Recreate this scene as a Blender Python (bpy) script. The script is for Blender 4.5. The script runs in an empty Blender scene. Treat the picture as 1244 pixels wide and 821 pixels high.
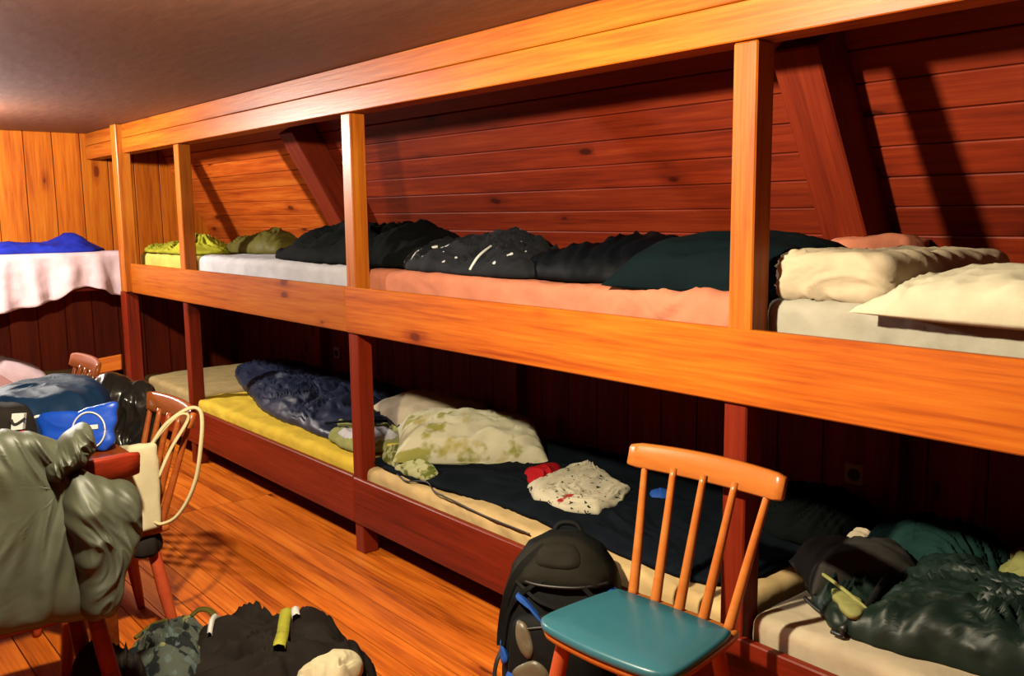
import bpy, bmesh, math, random
from mathutils import Vector, Matrix, noise

rnd = random.Random(7)
scene = bpy.context.scene
COL = scene.collection

# ------------------------------------------------------------------ camera
cam_d = bpy.data.cameras.new('camera')
cam = bpy.data.objects.new('camera', cam_d)
COL.objects.link(cam)
cam_d.sensor_fit = 'HORIZONTAL'
cam_d.sensor_width = 36.0
cam_d.lens = 1110.0 / 1244.0 * 36.0
cam_d.clip_start = 0.02
right = Vector((0.6402, 0.7681, -0.0118)).normalized()
fwd = Vector((-0.7622, 0.6327, -0.1359)).normalized()
up = right.cross(fwd).normalized()
right = fwd.cross(up)
cam.matrix_world = Matrix(((right.x, up.x, -fwd.x, 3.521),
                           (right.y, up.y, -fwd.y, -1.973),
                           (right.z, up.z, -fwd.z, 1.5),
                           (0, 0, 0, 1)))
scene.camera = cam

# ------------------------------------------------------------------ world, lamps, exposure
w = bpy.data.worlds.new('room_air')
scene.world = w
w.use_nodes = True
w.node_tree.nodes['Background'].inputs[0].default_value = (0.03, 0.02, 0.015, 1)
w.node_tree.nodes['Background'].inputs[1].default_value = 0.0

scene.view_settings.view_transform = 'Standard'
scene.view_settings.look = 'None'
scene.view_settings.gamma = 1.0
scene.view_settings.use_curve_mapping = False
scene.view_settings.exposure = 0.0


def lamp(name, loc, power, color, radius):
    d = bpy.data.lights.new(name, 'POINT')
    d.energy = power
    d.color = color
    d.shadow_soft_size = radius
    o = bpy.data.objects.new(name, d)
    o.location = loc
    COL.objects.link(o)
    return o


lamp('ceiling_lamp_light', (1.74, -1.45, 2.0), 490, (1.0, 0.87, 0.62), 0.04)
lamp('ceiling_lamp_light.001', (-2.35, -1.35, 2.0), 400, (1.0, 0.94, 0.84), 0.05)


# ------------------------------------------------------------------ colour and materials
ALBEDO = 0.38    # real cloth and timber reflect well under the screen tone


def lin(r, g, b):
    def f(c):
        c /= 255.0
        return c / 12.92 if c <= 0.04045 else ((c + 0.055) / 1.055) ** 2.4
    return (f(r) * ALBEDO, f(g) * ALBEDO, f(b) * ALBEDO, 1.0)


def new_mat(name):
    m = bpy.data.materials.new(name)
    m.use_nodes = True
    nt = m.node_tree
    return m, nt, nt.nodes['Principled BSDF']


def nd(nt, t, **kw):
    n = nt.nodes.new(t)
    for k, v in kw.items():
        setattr(n, k, v)
    return n


def wood(name, light, mid, dark, rough=0.45, knots=0.75, grain=1.0, spread=0.14, coat=0.0, bump=0.35, kd=0.22):
    """Pine board: grain along the local X axis, per-piece offset and tone, knots with rings."""
    m, nt, bs = new_mat(name)
    L = nt.links.new
    tc = nd(nt, 'ShaderNodeTexCoord')
    oi = nd(nt, 'ShaderNodeObjectInfo')
    off = nd(nt, 'ShaderNodeVectorMath', operation='SCALE')
    comb = nd(nt, 'ShaderNodeCombineXYZ')
    L(oi.outputs['Random'], comb.inputs[0]); L(oi.outputs['Random'], comb.inputs[1]); L(oi.outputs['Random'], comb.inputs[2])
    L(comb.outputs[0], off.inputs[0]); off.inputs['Scale'].default_value = 37.0
    add = nd(nt, 'ShaderNodeVectorMath', operation='ADD')
    L(tc.outputs['Object'], add.inputs[0]); L(off.outputs[0], add.inputs[1])
    # knots
    mk = nd(nt, 'ShaderNodeVectorMath', operation='MULTIPLY')
    L(add.outputs[0], mk.inputs[0]); mk.inputs[1].default_value = (2.6, 6.2, 6.0)
    vo = nd(nt, 'ShaderNodeTexVoronoi', feature='F1')
    vo.voronoi_dimensions = '2D'
    L(mk.outputs[0], vo.inputs['Vector']); vo.inputs['Scale'].default_value = 1.0
    vo.inputs['Randomness'].default_value = 1.0
    # rings: warp the grain around knots
    ms = nd(nt, 'ShaderNodeVectorMath', operation='MULTIPLY')
    L(add.outputs[0], ms.inputs[0]); ms.inputs[1].default_value = (0.7, 16.0, 16.0)
    n1 = nd(nt, 'ShaderNodeTexNoise')
    n1.inputs['Scale'].default_value = 1.0; n1.inputs['Detail'].default_value = 5.0; n1.inputs['Roughness'].default_value = 0.62
    n1.inputs['Distortion'].default_value = 0.35
    L(ms.outputs[0], n1.inputs['Vector'])
    mf = nd(nt, 'ShaderNodeVectorMath', operation='MULTIPLY')
    L(add.outputs[0], mf.inputs[0]); mf.inputs[1].default_value = (4.0, 85.0, 85.0)
    n2 = nd(nt, 'ShaderNodeTexNoise')
    n2.inputs['Scale'].default_value = 1.0; n2.inputs['Detail'].default_value = 3.0
    L(mf.outputs[0], n2.inputs['Vector'])
    mb = nd(nt, 'ShaderNodeVectorMath', operation='MULTIPLY')
    L(add.outputs[0], mb.inputs[0]); mb.inputs[1].default_value = (1.3, 4.0, 4.0)
    n3 = nd(nt, 'ShaderNodeTexNoise')
    n3.inputs['Scale'].default_value = 1.0; n3.inputs['Detail'].default_value = 4.0
    L(mb.outputs[0], n3.inputs['Vector'])
    # combine
    kn = nd(nt, 'ShaderNodeMapRange')
    # only some cells carry a knot, their size varies
    sc_ = nd(nt, 'ShaderNodeSeparateColor')
    L(vo.outputs['Color'], sc_.inputs[0])
    pick = nd(nt, 'ShaderNodeMapRange')
    L(sc_.outputs[0], pick.inputs[0]); pick.inputs[1].default_value = 1.0 - kd; pick.inputs[2].default_value = 1.0 - kd * 0.5
    pick.clamp = True
    pick.inputs[3].default_value = 0.25; pick.inputs[4].default_value = 0.0
    nk = nd(nt, 'ShaderNodeTexNoise'); nk.inputs['Scale'].default_value = 3.0
    L(mk.outputs[0], nk.inputs['Vector'])
    dsum = nd(nt, 'ShaderNodeMath', operation='ADD'); L(vo.outputs['Distance'], dsum.inputs[0]); L(pick.outputs[0], dsum.inputs[1])
    dist = nd(nt, 'ShaderNodeMath', operation='MULTIPLY_ADD'); L(nk.outputs['Fac'], dist.inputs[0]); dist.inputs[1].default_value = 0.10; L(dsum.outputs[0], dist.inputs[2])
    L(dist.outputs[0], kn.inputs[0]); kn.inputs[1].default_value = 0.12; kn.inputs[2].default_value = 0.17
    kn.inputs[3].default_value = 1.0; kn.inputs[4].default_value = 0.0
    halo = nd(nt, 'ShaderNodeMapRange')
    L(dist.outputs[0], halo.inputs[0]); halo.inputs[1].default_value = 0.13; halo.inputs[2].default_value = 0.36
    halo.inputs[3].default_value = 0.20; halo.inputs[4].default_value = 0.0
    a1 = nd(nt, 'ShaderNodeMath', operation='MULTIPLY_ADD')
    L(n2.outputs['Fac'], a1.inputs[0]); a1.inputs[1].default_value = 0.62 * grain; L(n1.outputs['Fac'], a1.inputs[2])
    a2 = nd(nt, 'ShaderNodeMath', operation='ADD')
    L(a1.outputs[0], a2.inputs[0]); L(halo.outputs[0], a2.inputs[1])
    a3 = nd(nt, 'ShaderNodeMath', operation='MULTIPLY_ADD')
    L(n3.outputs['Fac'], a3.inputs[0]); a3.inputs[1].default_value = 0.45; L(a2.outputs[0], a3.inputs[2])
    a4 = nd(nt, 'ShaderNodeMath', operation='MULTIPLY')
    L(a3.outputs[0], a4.inputs[0]); a4.inputs[1].default_value = 0.56
    a3 = a4
    rp = nd(nt, 'ShaderNodeValToRGB')
    rp.color_ramp.elements[0].position = 0.40; rp.color_ramp.elements[0].color = light
    rp.color_ramp.elements[1].position = 0.76; rp.color_ramp.elements[1].color = dark
    e = rp.color_ramp.elements.new(0.57); e.color = mid
    L(a3.outputs[0], rp.inputs[0])
    hv = nd(nt, 'ShaderNodeHueSaturation')
    mr = nd(nt, 'ShaderNodeMapRange')
    L(oi.outputs['Random'], mr.inputs[0]); mr.inputs[3].default_value = 1.0 - spread; mr.inputs[4].default_value = 1.0 + spread
    L(mr.outputs[0], hv.inputs['Value']); L(rp.outputs[0], hv.inputs['Color'])
    mx = nd(nt, 'ShaderNodeMix', data_type='RGBA')
    km = nd(nt, 'ShaderNodeMath', operation='MULTIPLY')
    L(kn.outputs[0], km.inputs[0]); km.inputs[1].default_value = knots
    L(km.outputs[0], mx.inputs['Factor']); L(hv.outputs[0], mx.inputs[6])
    mx.inputs[7].default_value = (dark[0] * 0.35, dark[1] * 0.28, dark[2] * 0.25, 1)
    L(mx.outputs[2], bs.inputs['Base Color'])
    bs.inputs['Roughness'].default_value = rough
    bs.inputs['Coat Weight'].default_value = coat
    bs.inputs['Coat Roughness'].default_value = 0.25
    bs.inputs['Specular IOR Level'].default_value = 0.15
    bp = nd(nt, 'ShaderNodeBump')
    bp.inputs['Strength'].default_value = bump; bp.inputs['Distance'].default_value = 0.002
    L(a1.outputs[0], bp.inputs['Height']); L(bp.outputs[0], bs.inputs['Normal'])
    return m


def add_creases(nt, vec, bp, bs, strength, scale):
    n = nd(nt, 'ShaderNodeTexNoise', noise_type='RIDGED_MULTIFRACTAL')
    n.inputs['Scale'].default_value = scale
    n.inputs['Detail'].default_value = 2.5
    n.inputs['Roughness'].default_value = 0.45
    n.inputs['Distortion'].default_value = 0.6
    nt.links.new(vec, n.inputs['Vector'])
    b2 = nd(nt, 'ShaderNodeBump')
    b2.inputs['Strength'].default_value = strength
    b2.inputs['Distance'].default_value = 0.02
    nt.links.new(n.outputs['Fac'], b2.inputs['Height'])
    nt.links.new(bp.outputs[0], b2.inputs['Normal'])
    nt.links.new(b2.outputs[0], bs.inputs['Normal'])


def fabric(name, col, rough=0.85, var=0.12, scale=9.0, bump=0.25, sheen=0.0, spec=0.05, crease=0.35, cscale=7.0):
    m, nt, bs = new_mat(name)
    L = nt.links.new
    tc = nd(nt, 'ShaderNodeTexCoord')
    n = nd(nt, 'ShaderNodeTexNoise'); n.inputs['Scale'].default_value = scale; n.inputs['Detail'].default_value = 4
    L(tc.outputs['Object'], n.inputs['Vector'])
    mr = nd(nt, 'ShaderNodeMapRange'); mr.inputs[3].default_value = 1 - var; mr.inputs[4].default_value = 1 + var
    mr.inputs[1].default_value = 0.3; mr.inputs[2].default_value = 0.7
    L(n.outputs['Fac'], mr.inputs[0])
    hv = nd(nt, 'ShaderNodeHueSaturation'); hv.inputs['Color'].default_value = col
    L(mr.outputs[0], hv.inputs['Value'])
    L(hv.outputs[0], bs.inputs['Base Color'])
    bs.inputs['Roughness'].default_value = rough
    bs.inputs['Sheen Weight'].default_value = sheen
    bs.inputs['Specular IOR Level'].default_value = spec
    n2 = nd(nt, 'ShaderNodeTexNoise'); n2.inputs['Scale'].default_value = 38.0; n2.inputs['Detail'].default_value = 5
    L(tc.outputs['Object'], n2.inputs['Vector'])
    bp = nd(nt, 'ShaderNodeBump'); bp.inputs['Strength'].default_value = bump; bp.inputs['Distance'].default_value = 0.006
    L(n2.outputs['Fac'], bp.inputs['Height'])
    add_creases(nt, tc.outputs['Object'], bp, bs, crease, cscale)
    return m


def leather(name, col, rough=0.38, bump=0.35, scale=22.0, var=0.25, spec=0.33, crease=0.55, cscale=6.0):
    m = fabric(name, col, rough, var, 7.0, bump=bump, sheen=0.0, spec=spec, crease=crease, cscale=cscale)
    for n in m.node_tree.nodes:
        if n.type == 'TEX_NOISE' and abs(n.inputs['Scale'].default_value - 38) < 1:
            n.inputs['Scale'].default_value = scale
    return m


def plain(name, col, rough=0.5, metal=0.0, coat=0.0, spec=0.5):
    m, nt, bs = new_mat(name)
    n = nd(nt, 'ShaderNodeTexNoise'); n.inputs['Scale'].default_value = 30
    tc = nd(nt, 'ShaderNodeTexCoord')
    nt.links.new(tc.outputs['Object'], n.inputs['Vector'])
    mr = nd(nt, 'ShaderNodeMapRange'); mr.inputs[3].default_value = 0.92; mr.inputs[4].default_value = 1.08
    nt.links.new(n.outputs['Fac'], mr.inputs[0])
    hv = nd(nt, 'ShaderNodeHueSaturation'); hv.inputs['Color'].default_value = col
    nt.links.new(mr.outputs[0], hv.inputs['Value'])
    nt.links.new(hv.outputs[0], bs.inputs['Base Color'])
    bs.inputs['Roughness'].default_value = rough
    bs.inputs['Metallic'].default_value = metal
    bs.inputs['Coat Weight'].default_value = coat
    bs.inputs['Specular IOR Level'].default_value = spec
    return m


def printed(name, ground, inks, rough=0.85, kind='spots'):
    """Printed cloth: flat print of blotches or small marks over a ground colour.
    inks: list of (colour, scale, threshold low, threshold high, kind)"""
    m, nt, bs = new_mat(name)
    L = nt.links.new
    tc = nd(nt, 'ShaderNodeTexCoord')
    cur = None
    for i, (c, sc, lo, hi, kd) in enumerate(inks):
        mp = nd(nt, 'ShaderNodeVectorMath', operation='ADD')
        L(tc.outputs['Object'], mp.inputs[0]); mp.inputs[1].default_value = (i * 7.3, i * 3.1, i * 5.7)
        if kd == 'blotch':
            n = nd(nt, 'ShaderNodeTexNoise'); n.inputs['Scale'].default_value = sc; n.inputs['Detail'].default_value = 3
            L(mp.outputs[0], n.inputs['Vector']); src = n.outputs['Fac']
            mr = nd(nt, 'ShaderNodeMapRange'); mr.inputs[1].default_value = lo; mr.inputs[2].default_value = hi
        else:
            n0 = nd(nt, 'ShaderNodeTexNoise'); n0.inputs['Scale'].default_value = sc * 1.3; n0.inputs['Detail'].default_value = 2
            L(mp.outputs[0], n0.inputs['Vector'])
            ma = nd(nt, 'ShaderNodeMix', data_type='VECTOR'); ma.inputs[0].default_value = 0.06
            L(mp.outputs[0], ma.inputs[4]); L(n0.outputs['Color'], ma.inputs[5])
            n = nd(nt, 'ShaderNodeTexVoronoi'); n.inputs['Scale'].default_value = sc
            L(ma.outputs[1], n.inputs['Vector']); src = n.outputs['Distance']
            mr = nd(nt, 'ShaderNodeMapRange'); mr.inputs[1].default_value = hi; mr.inputs[2].default_value = lo
        L(src, mr.inputs[0])
        mx = nd(nt, 'ShaderNodeMix', data_type='RGBA')
        L(mr.outputs[0], mx.inputs['Factor'])
        if cur is None:
            mx.inputs[6].default_value = ground
        else:
            L(cur, mx.inputs[6])
        mx.inputs[7].default_value = c
        cur = mx.outputs[2]
    L(cur, bs.inputs['Base Color'])
    bs.inputs['Roughness'].default_value = rough
    bs.inputs['Specular IOR Level'].default_value = 0.2
    n2 = nd(nt, 'ShaderNodeTexNoise'); n2.inputs['Scale'].default_value = 40.0; n2.inputs['Detail'].default_value = 4
    L(tc.outputs['Object'], n2.inputs['Vector'])
    bp = nd(nt, 'ShaderNodeBump'); bp.inputs['Strength'].default_value = 0.25; bp.inputs['Distance'].default_value = 0.006
    L(n2.outputs['Fac'], bp.inputs['Height'])
    add_creases(nt, tc.outputs['Object'], bp, bs, 0.4, 8.0)
    return m


M = {}
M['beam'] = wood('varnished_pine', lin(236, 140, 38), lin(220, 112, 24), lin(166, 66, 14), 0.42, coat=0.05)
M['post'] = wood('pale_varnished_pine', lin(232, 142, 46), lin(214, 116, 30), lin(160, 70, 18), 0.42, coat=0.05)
M['shaded_red'] = wood('shaded_red_pine', lin(168, 56, 24), lin(148, 43, 17), lin(106, 28, 10), 0.45, coat=0.04, knots=0.5)  # darker red copy of the frame wood, dimmer light painted into it
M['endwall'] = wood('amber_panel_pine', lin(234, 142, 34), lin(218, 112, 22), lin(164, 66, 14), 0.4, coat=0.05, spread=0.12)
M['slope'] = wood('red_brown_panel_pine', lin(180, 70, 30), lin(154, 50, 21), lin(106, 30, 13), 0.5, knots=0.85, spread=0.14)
M['slope_lit'] = wood('lamplit_panel_pine', lin(254, 142, 48), lin(228, 104, 30), lin(160, 58, 16), 0.5, knots=0.85, spread=0.16)  # brighter copy of the slope wood, far lamp's light painted in
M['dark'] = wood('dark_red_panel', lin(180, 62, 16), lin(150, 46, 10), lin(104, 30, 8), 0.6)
M['floor'] = wood('worn_floor_pine', lin(286, 168, 58), lin(262, 134, 37), lin(176, 74, 18), 0.42, knots=0.75, grain=1.15, spread=0.10, coat=0.03, kd=0.14)
M['deck'] = wood('bunk_deck_pine', lin(170, 90, 40), lin(140, 66, 26), lin(100, 44, 18), 0.7)
M['chair'] = wood('orange_beech', lin(236, 142, 64), lin(228, 124, 50), lin(206, 100, 40), 0.32, knots=0.0, coat=0.2, grain=0.5, spread=0.05)
M['chairred'] = wood('red_beech', lin(226, 100, 58), lin(214, 82, 46), lin(180, 60, 34), 0.35, knots=0.0, coat=0.2, grain=0.5, spread=0.05)
M['chairbrown'] = wood('brown_beech', lin(204, 112, 52), lin(184, 88, 38), lin(140, 60, 26), 0.35, knots=0.0, coat=0.18, grain=0.6, spread=0.05)
M['table'] = wood('red_brown_table', lin(150, 72, 28), lin(128, 54, 19), lin(92, 36, 12), 0.3, knots=0.2, coat=0.12)
M['vinyl'] = plain('turquoise_vinyl', lin(58, 124, 140), 0.36, coat=0.06, spec=0.3)
M['white_sheet'] = fabric('white_sheet', lin(226, 222, 226))
M['pink_sheet'] = fabric('pale_pink_sheet', lin(240, 206, 208))
M['salmon'] = fabric('salmon_sheet', lin(232, 144, 112))
M['grey_sheet'] = fabric('pale_grey_sheet', lin(198, 192, 174))
M['cream'] = fabric('cream_cotton', lin(226, 208, 176))
M['cream2'] = fabric('cream_pillow_cotton', lin(238, 228, 198))
M['yellow'] = fabric('yellow_sheet', lin(262, 222, 78))
M['paleyellow'] = fabric('pale_yellow_sheet', lin(240, 214, 110))
M['beige'] = fabric('beige_foam_cover', lin(206, 178, 122))
M['peach'] = fabric('peach_cream_sheet', lin(240, 206, 146))
M['lime'] = fabric('lime_cloth', lin(186, 182, 52), var=0.3)
M['olive'] = fabric('olive_nylon', lin(104, 96, 44), rough=0.5, var=0.3)
M['blue'] = fabric('royal_blue_nylon', lin(38, 50, 168), rough=0.5, var=0.3)
M['navy'] = leather('navy_nylon', lin(38, 46, 74), 0.45, bump=0.4, scale=16)
M['darknavy'] = fabric('dark_navy_blanket', lin(17, 25, 34), var=0.2)
M['black'] = fabric('black_cotton', lin(46, 41, 38), var=0.3)
M['blackgreen'] = fabric('black_fleece', lin(11, 15, 15), var=0.2)
M['teal'] = fabric('dark_teal_cotton', lin(9, 27, 32), var=0.15)
M['ink'] = fabric('ink_blue_nylon', lin(9, 13, 19), rough=0.6, var=0.2)
M['green'] = leather('dark_green_nylon', lin(26, 46, 38), 0.5, bump=0.35, scale=15, spec=0.25, crease=0.7, cscale=9.0)
M['charcoal'] = fabric('charcoal_cotton', lin(70, 66, 62))
M['liner'] = fabric('pale_olive_liner', lin(176, 176, 108), var=0.2)
M['greyleather'] = leather('grey_green_leather', lin(68, 72, 56), 0.55, bump=0.3, scale=11, crease=0.5, cscale=5.0, spec=0.28)
M['blackleather'] = leather('black_leather', lin(38, 36, 34), 0.25, bump=0.5, scale=14)
M['bagblue'] = fabric('bag_navy_canvas', lin(24, 50, 82), rough=0.6, var=0.12, crease=0.2)
M['pouchblue'] = leather('bright_blue_nylon', lin(20, 84, 214), 0.4, bump=0.25, scale=20, var=0.08)
M['white'] = plain('white_print', lin(236, 236, 230), 0.6)
M['red'] = fabric('red_cloth', lin(196, 30, 38))
M['canvas'] = fabric('cream_canvas', lin(236, 224, 184), var=0.06)
M['rope'] = fabric('cream_cotton_handle', lin(240, 222, 170), var=0.06)
M['packblack'] = fabric('pack_black_nylon', lin(30, 31, 30), rough=0.6, var=0.2)
M['packblue'] = fabric('pack_blue_nylon', lin(50, 100, 196), rough=0.55)
M['packgrey'] = leather('pack_silver_grey', lin(120, 108, 86), 0.4, bump=0.3, scale=30)
M['packbrown'] = fabric('pack_brown_grey', lin(46, 44, 36), rough=0.7)
M['blocker_disc'] = plain('blocker_brown', lin(96, 74, 52), 0.6)
M['rubber'] = plain('black_plastic', lin(22, 22, 22), 0.5)
M['socket'] = plain('old_ivory_plastic', lin(190, 170, 120), 0.5)
M['neon'] = leather('reflective_yellow', lin(206, 204, 74), 0.3, bump=0.5, scale=60)
M['sweater'] = fabric('deep_teal_wool', lin(34, 66, 62), var=0.2)
M['camo'] = printed('leaf_camouflage', lin(84, 92, 82),
                    [(lin(24, 32, 34), 16.0, 0.5, 0.53, 'blotch'), (lin(150, 148, 92), 18.0, 0.6, 0.63, 'blotch'), (lin(96, 112, 110), 24.0, 0.6, 0.63, 'blotch')])
M['shirt'] = printed('white_cotton_print', lin(236, 226, 196),
                     [(lin(34, 32, 32), 29.0, 0.20, 0.23, 'spots'), (lin(34, 32, 32), 24.0, 0.13, 0.16, 'spots'), (lin(186, 30, 36), 8.0, 0.66, 0.68, 'blotch')])
M['leafprint'] = printed('cream_leaf_print', lin(236, 230, 196),
                         [(lin(172, 170, 84), 9.0, 0.58, 0.66, 'blotch'), (lin(206, 190, 110), 7.0, 0.62, 0.7, 'blotch')])
M['greenprint'] = printed('green_hem_print', lin(206, 206, 150),
                          [(lin(112, 122, 40), 24.0, 0.5, 0.58, 'blotch')])
M['hoodie'] = printed('dark_blue_hoodie_print', lin(11, 15, 25),
                      [(lin(228, 228, 228), 14.0, 0.13, 0.16, 'spots')])

# ceiling paint: matt brown-mauve board with a rough painted surface
m, nt, bs = new_mat('painted_ceiling_board')
tc = nd(nt, 'ShaderNodeTexCoord')
mp = nd(nt, 'ShaderNodeMapping'); mp.inputs['Scale'].default_value = (3.0, 9.0, 3.0)
nt.links.new(tc.outputs['Object'], mp.inputs['Vector'])
n = nd(nt, 'ShaderNodeTexNoise'); n.inputs['Scale'].default_value = 2.2; n.inputs['Detail'].default_value = 7
nt.links.new(mp.outputs[0], n.inputs['Vector'])
rp = nd(nt, 'ShaderNodeValToRGB')
rp.color_ramp.elements[0].position = 0.3; rp.color_ramp.elements[0].color = lin(126, 74, 46)
rp.color_ramp.elements[1].position = 0.75; rp.color_ramp.elements[1].color = lin(150, 92, 60)
nt.links.new(n.outputs['Fac'], rp.inputs[0]); nt.links.new(rp.outputs[0], bs.inputs['Base Color'])
bs.inputs['Roughness'].default_value = 0.55
bp = nd(nt, 'ShaderNodeBump'); bp.inputs['Strength'].default_value = 0.35; bp.inputs['Distance'].default_value = 0.006
nt.links.new(n.outputs['Fac'], bp.inputs['Height']); nt.links.new(bp.outputs[0], bs.inputs['Normal'])
M['ceiling'] = m


# ------------------------------------------------------------------ object helpers
def link(o, parent=None):
    COL.objects.link(o)
    if parent is not None:
        o.parent = parent
    return o


def thing(name, label, cat, loc=(0, 0, 0), rotz=0.0, group=None):
    o = bpy.data.objects.new(name, None)
    o.empty_display_size = 0.1
    o.location = loc
    o.rotation_euler = (0, 0, rotz)
    o['label'] = label
    o['category'] = cat
    if group:
        o['group'] = group
    return link(o)


def tag(o, label, cat, group=None):
    o['label'] = label
    o['category'] = cat
    if group:
        o['group'] = group
    return o


def mesh_obj(name, verts, faces, mat, parent=None, smooth=True):
    me = bpy.data.meshes.new(name)
    me.from_pydata([tuple(v) for v in verts], [], faces)
    me.materials.append(mat)
    if smooth:
        me.polygons.foreach_set('use_smooth', [True] * len(me.polygons))
    me.update()
    return link(bpy.data.objects.new(name, me), parent)


def bm_obj(name, bm, mat, parent=None, smooth=False):
    me = bpy.data.meshes.new(name)
    bm.to_mesh(me)
    bm.free()
    me.materials.append(mat)
    if smooth:
        me.polygons.foreach_set('use_smooth', [True] * len(me.polygons))
    return link(bpy.data.objects.new(name, me), parent)


def add_box(bm, lo, hi, bevel=0.0, seg=1):
    r = bmesh.ops.create_cube(bm, size=1.0)
    vs = r['verts']
    for v in vs:
        v.co = Vector([lo[i] + (v.co[i] + 0.5) * (hi[i] - lo[i]) for i in range(3)])
    if bevel > 0:
        es = list({e for v in vs for e in v.link_edges})
        bmesh.ops.bevel(bm, geom=es, offset=bevel, segments=seg, affect='EDGES', profile=0.6)


def box(name, lo, hi, mat, parent=None, bevel=0.004, seg=1):
    """axis-aligned box with its origin at its own centre"""
    c = [(lo[i] + hi[i]) / 2 for i in range(3)]
    bm = bmesh.new()
    add_box(bm, [lo[i] - c[i] for i in range(3)], [hi[i] - c[i] for i in range(3)], bevel, seg)
    o = bm_obj(name, bm, mat, parent)
    o.location = c
    return o


def plank(name, p0, p1, width, thick, normal, mat, parent=None, bevel=0.003):
    """a board from p0 to p1 (centre line of its visible face), visible face towards normal; local X runs along it"""
    p0, p1 = Vector(p0), Vector(p1)
    x = (p1 - p0)
    ln = x.length
    x.normalize()
    z = Vector(normal)
    z = (z - x * z.dot(x)).normalized()
    y = z.cross(x)
    bm = bmesh.new()
    add_box(bm, (-ln / 2, -width / 2, -thick), (ln / 2, width / 2, 0), bevel)
    o = bm_obj(name, bm, mat, parent)
    c = (p0 + p1) / 2
    o.matrix_basis = Matrix(((x.x, y.x, z.x, c.x), (x.y, y.y, z.y, c.y), (x.z, y.z, z.z, c.z), (0, 0, 0, 1)))
    return o


def catmull(pts, n, closed=False):
    pts = [Vector(p) for p in pts]
    out = []
    k = len(pts)
    segs = k if closed else k - 1
    for i in range(segs):
        if closed:
            a, b, c, d = pts[(i - 1) % k], pts[i], pts[(i + 1) % k], pts[(i + 2) % k]
        else:
            a, b, c, d = pts[max(i - 1, 0)], pts[i], pts[i + 1], pts[min(i + 2, k - 1)]
        for j in range(n):
            t = j / n
            out.append(0.5 * ((2 * b) + (c - a) * t + (2 * a - 5 * b + 4 * c - d) * t * t + (3 * b - a - 3 * c + d) * t ** 3))
    if not closed:
        out.append(pts[-1])
    return out


def tube(name, pts, r, mat, parent=None, sides=8, radii=None, smooth_n=6, flat=1.0):
    """round bar or cord through pts, radius may vary"""
    P = catmull(pts, smooth_n) if len(pts) > 2 else [Vector(p) for p in pts]
    n = len(P)
    verts, faces = [], []
    prev = None
    for i, p in enumerate(P):
        t = (P[min(i + 1, n - 1)] - P[max(i - 1, 0)]).normalized()
        if prev is None:
            a = Vector((0, 0, 1)) if abs(t.z) < 0.9 else Vector((1, 0, 0))
            u = t.cross(a).normalized()
        else:
            u = (prev - t * prev.dot(t)).normalized()
        prev = u
        v = t.cross(u)
        f = i / (n - 1)
        if radii:
            q = f * (len(radii) - 1)
            k = min(int(q), len(radii) - 2)
            rr = radii[k] + (radii[k + 1] - radii[k]) * (q - k)
        else:
            rr = r
        for s in range(sides):
            a = 2 * math.pi * s / sides
            verts.append(p + u * (math.cos(a) * rr) + v * (math.sin(a) * rr * flat))
    for i in range(n - 1):
        for s in range(sides):
            s2 = (s + 1) % sides
            faces.append((i * sides + s, i * sides + s2, (i + 1) * sides + s2, (i + 1) * sides + s))
    faces.append(tuple(range(sides))[::-1])
    faces.append(tuple((n - 1) * sides + s for s in range(sides)))
    return mesh_obj(name, verts, faces, mat, parent)


def nz(x, y, z=0.0):
    return noise.noise(Vector((x, y, z)))


def ridge(x, y, seed):
    return 1.0 - 2.0 * abs(noise.noise(Vector((x, y, seed))))


def folds(x, y, seed, freq, amp, ang=0.0, stretch=2.6):
    """cloth creases: sharp wandering ridges drawn out along the direction ang, in three sizes"""
    a = ang + 0.9 * nz(x * 2.3, y * 2.3, seed + 1.7)
    c, s = math.cos(a), math.sin(a)
    u, v = x * c + y * s, -x * s + y * c
    u += 0.05 * nz(x * 7, y * 7, seed + 9)
    v += 0.05 * nz(x * 7 + 5, y * 7, seed + 4)
    out = 0.0
    f, g = freq, 1.0
    for k in range(3):
        r = max(0.0, 1.0 - 2.4 * abs(noise.noise(Vector((u * f / stretch, v * f, seed + 3.1 * k)))))
        out += g * r ** 1.4
        f *= 1.9
        g *= 0.42
    return amp * (1.25 * out - 0.45 + 0.6 * nz(x * freq * 0.6, y * freq * 0.6, seed + 7.7))


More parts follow.
